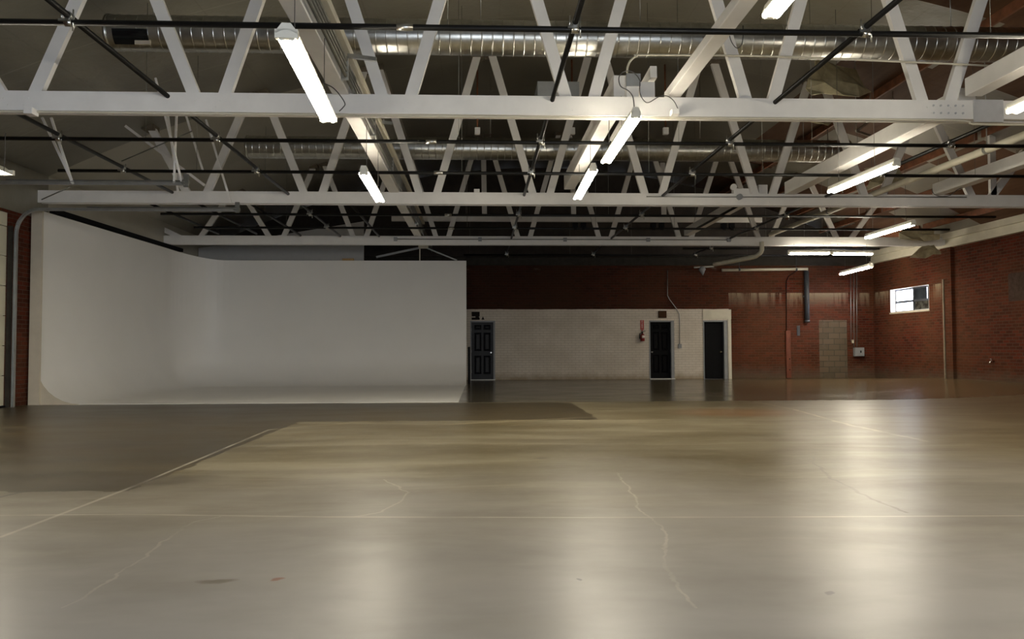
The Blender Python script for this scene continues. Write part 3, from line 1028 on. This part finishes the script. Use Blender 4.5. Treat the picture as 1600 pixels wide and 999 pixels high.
# splayed brace above the cyclorama
c = at(662, 386, Y=24.04)
e = empty('splayed_brace', c, 'dark splayed bracket with two arms standing above the cyclorama top', 'bracket')
MB().bar(c, at(588, 402, Y=24.04), .05, .06, (0, 1, 0)).build('arm', 'grey_paint', e)
MB().bar(at(667, 388, Y=24.04), at(714, 407, Y=24.04), .04, .04, (0, 1, 0)).build('arm', 'dull_steel', e)
q = at(656, 388, Y=24.04)
MB().bar(q, (q.x, q.y, 3.80), .03, .03, (0, 1, 0)).build('leg', 'cream', e)
MB().box(c.x - .16, c.x + .14, 24.0, 24.08, c.z - .05, c.z + .09).build('plate', 'cream', e)

# ------------------------------------------------------------------ fluorescent lights
LAMP_W = 48


def light(p0, p1, label, z_hang=None, tubes=2, wide=.16, fs=(.15, .85)):
    hood = 'left edge' in label
    wide = .34 if hood else min(wide, .11) if 'brightest' not in label else .18
    p0, p1 = V(p0), V(p1)
    d = (p1 - p0).normalized()
    s = d.cross(V((0, 0, 1))).normalized()
    e = empty('fluorescent_light', (p0 + p1) / 2, label, 'light', 'fluorescent strip lights')
    upv = V((0, 0, 1))
    m = MB()
    prof = [(-wide / 2, -.02 if hood else .012), (-wide / 2 + .01, -.03 if hood else .0), (-.03, .06 if hood else .028), (.03, .06 if hood else .028), (wide / 2 - .01, -.03 if hood else 0), (wide / 2, -.02 if hood else .012), (.035, .085), (-.035, .085)]
    A = [p0 + s * u + upv * h for u, h in prof]
    m.poly(A, p1 - p0)
    m.build('housing', 'housing', e)
    for o_ in (-.052, .052):
        MB().tube([p0 + s * o_ + d * .05 - upv * (.024 if not hood else -.03), p1 + s * o_ - d * .05 - upv * (.024 if not hood else -.03)], .024, 8).build('tube', 'tube', e)
    l = D.lights.new('lamp_output', 'AREA'); l.shape = 'RECTANGLE'
    l.size = .1; l.size_y = (p1 - p0).length - .1
    l.energy = LAMP_W * l.size_y / 2.34; l.color = (1.0, .92, .74)
    lo_ = D.objects.new('lamp_output', l); COL.objects.link(lo_)
    lo_.matrix_world = Matrix((s, d, s.cross(d))).transposed().to_4x4()
    if lo_.matrix_world.to_3x3().col[2].z < 0:
        lo_.matrix_world = Matrix((-s, d, (-s).cross(d))).transposed().to_4x4()
    lo_.matrix_world.translation = (p0 + p1) / 2 - upv * .034
    for q, dd in ((p0, d), (p1, -d)):
        m = MB()
        m.bar(q - upv * .0 + dd * .0, q + dd * .05, wide, .07, s)
        for o_ in (-.042, .042):
            m.tube([q + s * o_ + dd * .02 - upv * .03, q + s * o_ + dd * .06 - upv * .012], .022, 8)
        m.build('end_cap', 'housing', e)
    for f_ in fs:
        q = p0.lerp(p1, f_) + upv * .08
        zt = z_hang if z_hang else roof_z(q.x)
        MB().tube([q, (q.x, q.y, zt)], .004, 5).build('hanger_wire', 'wire', e)
    return e


light(at(447, 52, Z=3.6), at(514, 187, Z=3.6), 'long twin-tube strip light left of centre, nearest and brightest', 4.36)
light(at(568, 268, Z=3.6), at(594, 313, Z=3.6), 'strip light left of centre, behind the nearest truss', 4.36)
light(at(994, 178, Z=3.9), at(946, 252, Z=3.9), 'strip light in the middle hung on the nearest truss', 4.44, fs=(.42, .85))
light(at(927, 263, Z=3.9), at(902, 309, Z=3.9), 'strip light in the middle, just beyond the one on the nearest truss', 4.44)
light((2.42, 4.2, 3.92), at(1201, 24, Z=3.92), 'strip light cut by the top edge, right of centre')
light(at(1402, 255, Z=3.9), at(1297, 299, Z=3.9), 'slanting strip light on the right in front of the middle truss', fs=(.3, .85))
light(at(1428, 349, Z=3.9), at(1354, 371, Z=3.9), 'slanting strip light on the right between middle and farthest truss')
light(at(1231, 395.5, Y=22.5), at(1297, 395.5, Y=22.5), 'level strip light under the farthest truss, left of two end to end', ZC - .1, wide=.12)
light(at(1299.5, 395.8, Y=22.5), at(1364, 396.5, Y=22.5), 'level strip light under the farthest truss, right of two end to end', ZC - .1, wide=.12)
light(at(1362, 415.5, Z=3.57), at(1314, 428, Z=3.57), 'slanting strip light nearest the corner of the brick walls')
q = at(1577, 174, Z=3.9)
light((q.x - .05, q.y - 2.44, 3.9), q, 'strip light cut by the right edge beside the nearest truss')
q = at(4, 271, Z=3.6)
light((q.x, q.y - 2.44, 3.6), q, 'strip light cut by the left edge above the upper door track')

# cords
def cord(pts, name, label, mat='wire', r=.006, cat='cord', closed=False):
    # smooth through the points (Catmull-Rom)
    P = [V(p) for p in pts]
    out = []
    for i in range(len(P) - 1):
        a, b, c_, d_ = P[max(0, i - 1)], P[i], P[i + 1], P[min(len(P) - 1, i + 2)]
        for k in range(6):
            t = k / 6
            out.append(.5 * ((2 * b) + (c_ - a) * t + (2 * a - 5 * b + 4 * c_ - d_) * t * t + (3 * b - 3 * c_ + d_ - a) * t ** 3))
    out.append(P[-1])
    return tag(MB().tube(out, r, 6).build(name, mat), label, cat)


yl = 9.9
cord([at(x, y, Y=8.6) for x, y in ((505, 130), (520, 137), (532, 150), (539, 162), (536, 168), (530, 174))], 'lamp_cord', 'dark loose cord looping beside the nearest strip light')
cord([at(x, y, Y=yl) for x, y in ((1001, 128), (995, 118), (985, 111), (973, 113), (967, 122), (970, 135), (982, 142), (989, 152), (991, 168))],
     'lamp_cord', 'dark cord looping from the square box to the middle strip light', r=.007)
cord([at(x, y, Y=yl) for x, y in ((1000, 125), (1000, 145), (1006, 157), (1014, 160), (1030, 151), (1042, 150), (1053, 158), (1060, 172))],
     'lamp_cord', 'pale grey cord waving along the nearest chord right of the middle light', r=.006)
cord([at(x, y, Y=9.6) for x, y in ((1148, 22), (1140, 35), (1141, 60), (1151, 75), (1160, 66), (1161, 40))], 'lamp_cord', 'thin dark wire hanging in a loop from the right-hand beam at top')
cord([at(x, y, Y=11) for x, y in ((9, 208), (8, 216), (8, 240), (6, 268))], 'lamp_cord', 'thin dark wire holding the lamp at the left edge')
cord([at(x, y, Y=15.5) for x, y in ((1456, 295), (1459, 303), (1470, 307), (1485, 305), (1497, 296), (1520, 288))], 'lamp_cord', 'thin dark cable sagging above the middle chord on the right', r=.008)

# square box on the thick beam with conduit
p0, p1 = at(981, 111, Y=10.0), at(1001, 146, Y=10.0)
e = empty('junction_box', ((p0.x + p1.x) / 2, 10.25, p1.z), 'white square junction box standing above the nearest chord over the middle lights', 'junction box')
MB().box(p0.x, p1.x, 10.115, 10.215, ZC + .12, p0.z).build('box_body', 'white', e, bevel=.01)
MB().box(p0.x - .0, p1.x + .02, 10.085, 10.115, at(990, 128, Y=10).z - .02, p0.z + .0).build('cover', 'grey_paint', e)
cord([at(x, y, Y=9.95) for x, y in ((980, 114), (981, 104), (986, 94), (995, 88), (1010, 86))] + [at(x, y, Y=9.95) for x, y in ((1200, 88), (1400, 96), (1550, 103), (1572, 106), (1592, 114))],
     'conduit_run', 'pale conduit bending up from the square box and running right across the nearest truss', 'cream', .014, 'conduit')
q0, q1 = at(0, 180, Y=9.97), at(1600, 186, Y=9.97)
zc_ = ZC - .155
cord([(-9, 9.97, zc_), (-4, 9.97, zc_), (0, 9.97, zc_ - .01), (3, 9.97, zc_), (6.2, 9.97, zc_), (6.7, 9.97, zc_ - .05), (9, 9.97, zc_ - .03)], 'conduit_run',
     'pale conduit along the underside of the nearest truss chord', 'cream', .016, 'conduit')
p = at(1055, 175, Y=9.9)
tag(MB().box(p.x - .05, p.x + .05, 9.86, 9.99, p.z - .035, p.z + .035).build('outlet_box', 'white', bevel=.006), 'small white outlet box under the nearest chord right of the middle light', 'electrical box')
p = at(48, 184, Y=9.93)
tag(MB().box(p.x - .05, p.x + .06, 9.85, 10.0, ZC - .21, ZC - .125).build('outlet_box', 'white', bevel=.006), 'small white block under the left end of the nearest chord', 'electrical box')
p = at(1155, 308, Y=16.28)
tag(MB().tube([(p.x, 16.22, p.z), (p.x, 16.3, p.z)], .06, 16).build('outlet_box', 'grey_paint'), 'round grey box on the middle truss chord right of centre', 'electrical box')
tag(MB().tube([(at(1010, 309, Y=16.28).x, 16.275, p.z), (p.x, 16.275, p.z), (10.5, 16.275, p.z + .02)], .012, 8).build('conduit_run', 'conduit'), 'thin conduit along the face of the middle chord, right half', 'conduit')
e = empty('surface_raceway', (at(617, 375, Y=22.66).x, 22.66, ZC), 'thin conduit with small boxes along the farthest chord above the doors', 'conduit')
xa, xb = at(617, 375, Y=22.66).x, at(1143, 375, Y=22.66).x
MB().tube([(xa, 22.675, ZC + .03), (xb, 22.675, ZC + .03)], .014, 8).build('conduit', 'dull_steel', e)
for px in (618, 750, 883, 1013, 1139):
    x = at(px, 375, Y=22.66).x
    MB().box(x - .05, x + .05, 22.63, 22.70, ZC - .03, ZC + .08).build('outlet_box', 'grey_paint', e)
p = at(614, 290, Y=15.9)
tag(MB().box(p.x - .06, p.x + .05, 16.32, 16.46, ZC + .125, p.z + .08).build('outlet_box', 'white', bevel=.006), 'small white upright box on the middle chord beside the conduits', 'electrical box')
p = at(745, 302, Y=16.3)
tag(MB().box(p.x - .06, p.x + .06, 16.3, 16.42, ZC + .125, ZC + .2).build('outlet_box', 'white', bevel=.006), 'tiny white box on top of the middle chord near its centre', 'electrical box')
p0, p1 = at(1145, 295, Y=16.5), at(1172, 303, Y=16.5)
e = empty('emergency_light', (p0.x, 16.5, ZC + .125), 'white twin-head fitting lying on the middle chord right of centre', 'light fitting')
MB().box(p0.x, p1.x, 16.45, 16.6, ZC + .125, p0.z).build('body', 'white', e, bevel=.01)
MB().tube([(p0.x - .01, 16.4, p0.z + .02), (p0.x - .01, 16.52, p0.z + .02)], [.07, .05], 12).build('lamp_head', 'white', e)

# ------------------------------------------------------------------ thick pale pipes on the right
pp = [at(1600, 211, X=8.5), at(1499, 251, X=8.5)]
zp = pp[1].z
e = empty('thick_pipe', (8.5, 10, zp), 'thick pale pipe slanting across the right, hung beyond the nearest truss', 'pipe')
MB().tube([(8.5, 5.0, zp), (8.5, 16.2, zp), (8.5, 22.3, zp)], .065, 16).build('pipe', 'cream', e)
for y in (12.6, 18.5):
    m = MB().tube([(8.5, y - .03, zp), (8.5, y + .03, zp)], .075, 16)
    m.tube([(8.5, y, zp + .07), (8.5, y, roof_z(8.5))], .01, 6)
    m.build('pipe_hanger', 'conduit', e)
c = at(1192, 384, Y=22.4)
cord([(c.x, 22.5, ZC - .05), (c.x, 22.5, 3.95), (c.x - .06, 22.6, 3.84), (c.x - .2, 22.9, 3.78), (c.x - .9, 24.2, 3.72)], 'drain_pipe', 'pale elbow pipe dropping under the farthest chord and bending left', 'cream', .07, 'pipe')

# ------------------------------------------------------------------ things on the back wall
p = at(743.5, 492, Y=YB)
e = empty('wall_sign', (p.x, YB, p.z), 'small dark sign above the left black door', 'sign')
x0, x1 = at(737, 492, Y=YB).x, at(749.5, 492, Y=YB).x
z0, z1 = at(743, 500, Y=YB).z, at(743, 487.5, Y=YB).z
MB().box(x0, x1, YB - .02, YB, z0 + .12, z1).build('upper_plate', 'sign_dark', e)
MB().box(x0, x1, YB - .02, YB, z0, z0 + .08).build('lower_plate', 'sign_dark', e)
MB().box(x0 + .13, x1 - .02, YB - .015, YB, z0 + .08, z0 + .12).build('bar', 'sign_dark', e)
p = at(754.6, 497.3, Y=YB)
tag(MB().poly([(p.x - .05, YB - .02, p.z - .055), (p.x + .05, YB - .02, p.z - .055), (p.x, YB - .02, p.z + .06)], (0, .02, 0)).build('warning_triangle', 'sign_dark'),
    'tiny dark triangle marker above the left black door', 'sign')
a, b = at(1028.5, 497, Y=YB), at(1041, 486, Y=YB)
e = empty('door_sign', ((a.x + b.x) / 2, YB, a.z), 'square brown sign above the black door right of the extinguisher', 'sign')
MB().box(a.x, b.x, YB - .05, YB, a.z, b.z).build('sign_box', 'sign_brown', e, bevel=.006)
MB().box(a.x + .02, b.x - .02, YB - .056, YB - .05, a.z + .02, b.z - .02).build('sign_face', 'sign_brown', e)

# fire extinguisher with bracket, sign above
p = at(1003, 526, Y=YB)
e = empty('fire_extinguisher', (p.x, YB - .1, p.z - .2), 'red fire extinguisher on the white brick left of a black door', 'fire extinguisher')
zb = at(1003, 533.5, Y=YB).z
zt = at(1003, 521.5, Y=YB).z
pr = [(0, .05), (.01, .075), (.02, .08), (.75, .08), (.88, .065), (.96, .035), (1, .028)]
MB().tube([(p.x, YB - .1, zb + (zt - zb) * t) for t, r in pr], [r for t, r in pr], 18).build('cylinder', 'red', e)
MB().tube([(p.x + .005, YB - .102, zb + .11), (p.x + .005, YB - .102, zb + .2)], .0815, 18).build('label_band', 'sign_white', e, label='white label band')
m = MB().tube([(p.x, YB - .1, zt), (p.x, YB - .1, zt + .06)], .022, 10)
m.bar((p.x - .06, YB - .1, zt + .05), (p.x + .11, YB - .1, zt + .075), .03, .015, (0, 1, 0))
m.bar((p.x - .05, YB - .1, zt + .08), (p.x + .1, YB - .1, zt + .11), .03, .012, (0, 1, 0))
m.build('valve_handle', 'black_deep', e)
MB().tube([(p.x - .02, YB - .1, zt + .03), (p.x - .09, YB - .1, zt), (p.x - .105, YB - .1, zt - .1), (p.x - .10, YB - .1, zb + .08)], .014, 8).build('hose', 'black_deep', e)
MB().box(p.x - .03, p.x + .03, YB - .03, YB, zb + .05, zt).build('wall_bracket', 'grey_paint', e)
a, b = at(1000.5, 515.5, Y=YB), at(1006, 500.5, Y=YB)
e = empty('extinguisher_sign', ((a.x + b.x) / 2, YB, a.z), 'narrow red and white sign above the fire extinguisher', 'sign')
MB().box(a.x, b.x, YB - .012, YB, a.z, b.z).build('plate', 'sign_red', e)


def text(s, size, loc, mat, parent, name='lettering', vertical=False):
    cu = D.curves.new(name, 'FONT')
    cu.body = s; cu.size = size; cu.extrude = .001
    cu.align_x = 'CENTER'; cu.align_y = 'CENTER'
    if vertical:
        cu.body = '\n'.join(s); cu.space_line = .78
    o = D.objects.new(name, cu)
    COL.objects.link(o)
    o.data.materials.append(M[mat])
    me = D.meshes.new_from_object(o.evaluated_get(bpy.context.evaluated_depsgraph_get()))
    D.objects.remove(o)
    o = D.objects.new(name, me)
    COL.objects.link(o)
    o.rotation_euler = (PI / 2, 0, 0)
    o.location = loc
    o.parent = parent; o.matrix_parent_inverse = parent_world(parent).inverted()
    return o


text('FIRE', .085, ((a.x + b.x) / 2, YB - .0135, (a.z + b.z) / 2 + .02), 'sign_white', e, vertical=True)
cx_ = (a.x + b.x) / 2
MB().poly([(cx_ - .045, YB - .0125, a.z - .005), (cx_ + .045, YB - .0125, a.z - .005), (cx_, YB - .0125, a.z - .06)], (0, .0125, 0)).build('arrow', 'sign_red', e)

# conduit and switch box right of door 2
e = empty('wall_conduit', (at(1062, 541, Y=YB).x, YB, 1.1), 'thin bent conduit dropping to a small switch box between two black doors', 'conduit')
MB().tube([at(x, y, Y=YB - .03) for x, y in ((1043, 423), (1043, 462), (1046, 468), (1058, 484), (1061.5, 491), (1062, 500), (1062, 538))], .014, 8).build('conduit', 'conduit', e)
p = at(1062, 541, Y=YB)
MB().box(p.x - .06, p.x + .06, YB - .06, YB, p.z - .075, p.z + .075).build('switch_box', 'grey_paint', e, bevel=.006)

# lintel board over door 3
a, b = at(1098, 499, Y=YB), at(1142, 484, Y=YB)
tag(MB().box(a.x, b.x, YB - .03, YB, a.z, b.z).build('lintel_board', 'cream'), 'cream board over the plain black door', 'board')
tag(MB().box(at(1137.5, 550, Y=YB).x, at(1142.5, 550, Y=YB).x, YB - .035, YB, 0, a.z).build('door_casing', 'cream'), 'cream upright casing right of the plain black door', 'board')

# big dark grey drop pipe and pale level pipe
e = empty('drop_pipe', (at(1260, 460, Y=YB).x, YB - .12, 3), 'dark grey vertical pipe on the brick left of the block infill', 'pipe')
x = at(1260.5, 460, Y=YB - .1).x
zt, zb = at(1260, 424, Y=YB).z, at(1260, 503, Y=YB).z
MB().tube([(x, YB - .1, zb), (x, YB - .1, zt)], .085, 18).build('pipe', 'dark_grey', e)
MB().tube([(x, YB - .1, zb - .015), (x, YB - .1, zb + .05)], .095, 18).build('collar', 'dark_grey', e)
MB().box(x - .1, x + .1, YB - .05, YB, (zt + zb) / 2 - .03, (zt + zb) / 2 + .03).build('wall_strap', 'dull_steel', e)
e = empty('level_pipe', (at(1200, 421.5, Y=YB).x, YB - .3, 3.9), 'pale level pipe near the top of the back brick wall', 'pipe')
MB().tube([at(1128, 422.5, Y=YB - .3), at(1262, 420.5, Y=YB - .3)], .05, 14).build('pipe', 'cream', e)
for px in (1155, 1244):
    q = at(px, 421.5, Y=YB - .3)
    m = MB().tube([(q.x - .03, q.y, q.z), (q.x + .03, q.y, q.z)], .062, 14)
    m.tube([(q.x, q.y, q.z), (q.x, q.y, q.z + .55)], .012, 6)
    m.build('pipe_hanger', 'dark_grey', e)
# little dark flood lamp near the pipe's left end
c = at(1097, 424, Y=YB - .35)
e = empty('flood_lamp', c, 'small grey cone lamp hanging at the top of the brick, right of the bent conduit', 'lamp')
MB().tube([c + V((0, 0, .16)), c + V((0, 0, .06)), c + V((.02, -.02, -.14))], [.06, .13, .015], 14).build('shade', 'grey_paint', e)
MB().bar(c + V((-.28, 0, .13)), c + V((.42, 0, .16)), .05, .05, (0, 1, 0)).build('arm', 'dull_steel', e)

# orange board and thin cable
a, b = at(1228, 590, Y=YB), at(1234.5, 517, Y=YB)
e = empty('orange_board', ((a.x + b.x) / 2, YB, 0), 'orange-red narrow upright board on the brick left of the drop pipe', 'board')
MB().box(a.x, b.x, YB - .06, YB, 0.02, b.z).build('board', 'orange_board', e, bevel=.008)
m = MB()
for py_ in (561, 578):
    q = at(1231.5, py_, Y=YB)
    m.tube([(q.x + .03, YB - .07, q.z), (q.x + .03, YB - .055, q.z)], .022, 8)
m.build('bolt', 'black_deep', e)
tag(MB().tube([at(x, y, Y=YB - .02) for x, y in ((1244, 424), (1232, 432), (1228.5, 440), (1229, 517))], .012, 6).build('wall_cable', 'black_deep'), 'thin dark cable running down to the orange board', 'cable')
a, b = at(1245, 525, Y=YB), at(1249.5, 509, Y=YB)
tag(MB().box(a.x, b.x, YB - .03, YB, a.z, b.z).build('conduit_stub', 'dark_grey', bevel=.006), 'short dark stub on the brick between orange board and block infill', 'stub')

# three conduits with boxes in the corner
for (px, y1_, lb) in ((1329, 533, 'left of the three thin conduits in the corner, ending in a small box'), (1334, 542, 'middle of the three thin conduits in the corner'),
                      (1338.5, 542, 'right of the three thin conduits in the corner')):
    q0, q1 = at(px, 420, Y=YB - .03), at(px + (.6 if px < 1330 else .4), y1_, Y=YB - .03)
    e = empty('corner_conduit', q1, lb, 'conduit', 'thin conduits by the corner')
    MB().tube([q0, q1], .014, 8).build('conduit', 'conduit', e)
    if px < 1330:
        q = at(1332.5, 534, Y=YB)
        MB().box(q.x - .06, q.x + .015, YB - .06, YB, q.z - .06, q.z + .07).build('outlet_box', 'pale_conduit', e, bevel=.005)
a, b = at(1333, 557, Y=YB), at(1347.5, 543.5, Y=YB)
e = empty('disconnect_box', ((a.x + b.x) / 2, YB, a.z), 'grey electrical disconnect box below the corner conduits', 'electrical box')
MB().box(a.x, b.x, YB - .14, YB, a.z, b.z).build('enclosure', 'grey_paint', e, bevel=.01)
MB().box(a.x + .02, b.x - .02, YB - .15, YB - .14, a.z + .02, b.z - .02).build('cover', 'grey_paint', e)
MB().bar(((a.x + b.x) / 2 + .03, YB - .17, (a.z + b.z) / 2 - .03), ((a.x + b.x) / 2 + .03, YB - .17, (a.z + b.z) / 2 + .05), .03, .03, (0, 1, 0)).build('lever', 'black_deep', e)

# right wall things
q0, q1 = at(1492, 434, X=XR - .12), at(1496, 596, X=XR - .12)
tag(MB().box(XR - .14, XR - .10, 22.79, 22.84, floor_z(XR - .2, 22.8), q0.z).build('pilaster_strip', 'strip', bevel=.005), 'pale upright strip on the pilaster of the right wall', 'strip')
q = at(1553, 565, X=XR)
e = empty('hose_bibb', (XR, q.y, q.z), 'small steel tap sticking out low on the right brick wall', 'tap')
MB().tube([(XR, q.y, q.z), (XR - .09, q.y, q.z), (XR - .13, q.y, q.z - .05)], .025, 10).build('spout', 'steel_knob', e)
MB().tube([(XR - .07, q.y, q.z), (XR - .07, q.y, q.z + .07)], .012, 8).build('stem', 'steel_knob', e)
MB().tube([(XR - .07, q.y, q.z + .06), (XR - .07, q.y, q.z + .075)], .04, 12).build('handwheel', 'steel_knob', e)
a, b = at(1577, 472, X=XR), at(1605, 420, X=XR)
tag(MB().box(XR - .012, XR, b.y, a.y, at(1590, 470, X=XR).z, at(1590, 426, X=XR).z).build('wall_patch', 'patch'), 'rectangular mortar patch on the right brick wall near the edge', 'patch')

# ------------------------------------------------------------------ torn insulation on the right and the hanging steel frame
def flap(corners, label, seed, n=4, amp=.12):
    rnd = random.Random(seed)
    A, B, C_, D_ = [V(c) for c in corners]
    bm = bmesh.new()
    g = []
    for i in range(n + 1):
        row = []
        for j in range(n + 1):
            u, v = i / n, j / n
            p = A.lerp(B, u).lerp(D_.lerp(C_, u), v)
            p += V((rnd.uniform(-1, 1), rnd.uniform(-1, 1), rnd.uniform(-1, 1))) * amp * (.3 + .7 * v)
            row.append(bm.verts.new(p))
        g.append(row)
    for i in range(n):
        for j in range(n):
            bm.faces.new((g[i][j], g[i + 1][j], g[i + 1][j + 1], g[i][j + 1]))
    me = D.meshes.new('torn_insulation'); bm.to_mesh(me); bm.free(); me.materials.append(M['foil'])
    o = D.objects.new('torn_insulation', me); COL.objects.link(o)
    s = o.modifiers.new('solid', 'SOLIDIFY'); s.thickness = .02
    return tag(o, label, 'insulation', 'torn insulation hanging from the roof')


flap([at(1275, 92, Y=14.0), at(1335, 112, Y=14.6), at(1362, 150, Y=14.2), at(1262, 152, Y=13.6)], 'large torn insulation sheet hanging behind the nearest chord right of centre', 3, amp=.1)
flap([at(1262, 180, Y=15.2), at(1310, 182, Y=15.6), at(1296, 193, Y=15.0), at(1268, 190, Y=14.8)], 'torn insulation corner showing just below the nearest chord', 4, amp=.05)
flap([at(1410, 360, Y=21.8), at(1455, 358, Y=21.9), at(1466, 372, Y=21.7), at(1404, 374, Y=21.6)], 'bright crumpled insulation above the right end of the farthest chord', 5, amp=.09)
flap([at(1440, 385, Y=22.2), at(1458, 384, Y=22.4), at(1472, 399, Y=22.3), at(1420, 403, Y=22.2)], 'pale insulation flap below the farthest chord by the right wall', 6, amp=.05)
flap([at(1352, 262, Y=16.9), at(1400, 258, Y=17.0), at(1420, 288, Y=16.9), at(1360, 292, Y=16.8)], 'dull insulation flap behind the slanting right light', 8, amp=.1)
fr = [at(1338, 205, Y=14.8), at(1370, 216, Y=14.8), at(1396, 199, Y=16.0), at(1362, 187, Y=16.0)]
m = MB()
for a, b in ((0, 1), (1, 2), (3, 0)):
    m.bar(fr[a], fr[b], .04, .04, (0, 0, 1))
e2 = m.build('steel_frame', 'galv')
tag(e2, 'bright open steel angle frame hanging under the roof on the right', 'frame')
MB().tube([fr[0], (fr[0].x, fr[0].y, roof_z(fr[0].x))], .008, 6).build('hanger_rod', 'galv', e2)
MB().tube([fr[2], (fr[2].x, fr[2].y, roof_z(fr[2].x))], .008, 6).build('hanger_rod', 'galv', e2)

# ------------------------------------------------------------------ outdoors light
wd = D.worlds.new('sky'); SC.world = wd; wd.use_nodes = True
wd.cycles.sampling_method = 'NONE'
bg = wd.node_tree.nodes['Background']
bg.inputs[0].default_value = (.80, .88, 1, 1)
wt = wd.node_tree
tc = wt.nodes.new('ShaderNodeTexCoord'); sx = wt.nodes.new('ShaderNodeSeparateXYZ'); mr = wt.nodes.new('ShaderNodeMapRange')
wt.links.new(tc.outputs['Generated'], sx.inputs[0]); wt.links.new(sx.outputs[0], mr.inputs[0])
mr.inputs[1].default_value = 0; mr.inputs[2].default_value = .9; mr.inputs[3].default_value = 1.5; mr.inputs[4].default_value = 9
wt.links.new(mr.outputs[0], bg.inputs[1])   # the sunlit side of the sky is towards the window


def area(name, loc, rot, sx, sy, power, col):
    l = D.lights.new(name, 'AREA'); l.shape = 'RECTANGLE'; l.size = sx; l.size_y = sy; l.energy = power; l.color = col
    o = D.objects.new(name, l); COL.objects.link(o); o.location = loc; o.rotation_euler = rot
    return o


area('doorway_daylight', (1.25, YF - .1, 1.8), (PI / 2, 0, 0), 8.3, 3.5, 230, (.88, .94, 1))
area('window_daylight', (XR + .6, (WA + WB) / 2, (WZ0 + WZ1) / 2), (0, PI / 2, 0), .8, 2.2, 520, (.84, .84, 1))

SC.view_settings.view_transform = 'Standard'
SC.view_settings.look = 'None'
SC.view_settings.gamma = 1
SC.view_settings.exposure = 0
SC.view_settings.use_curve_mapping = False
SC.cycles.use_denoising = True
SC.cycles.use_adaptive_sampling = False
SC.cycles.max_bounces = 8
SC.cycles.diffuse_bounces = 5
SC.cycles.sample_clamp_indirect = 6
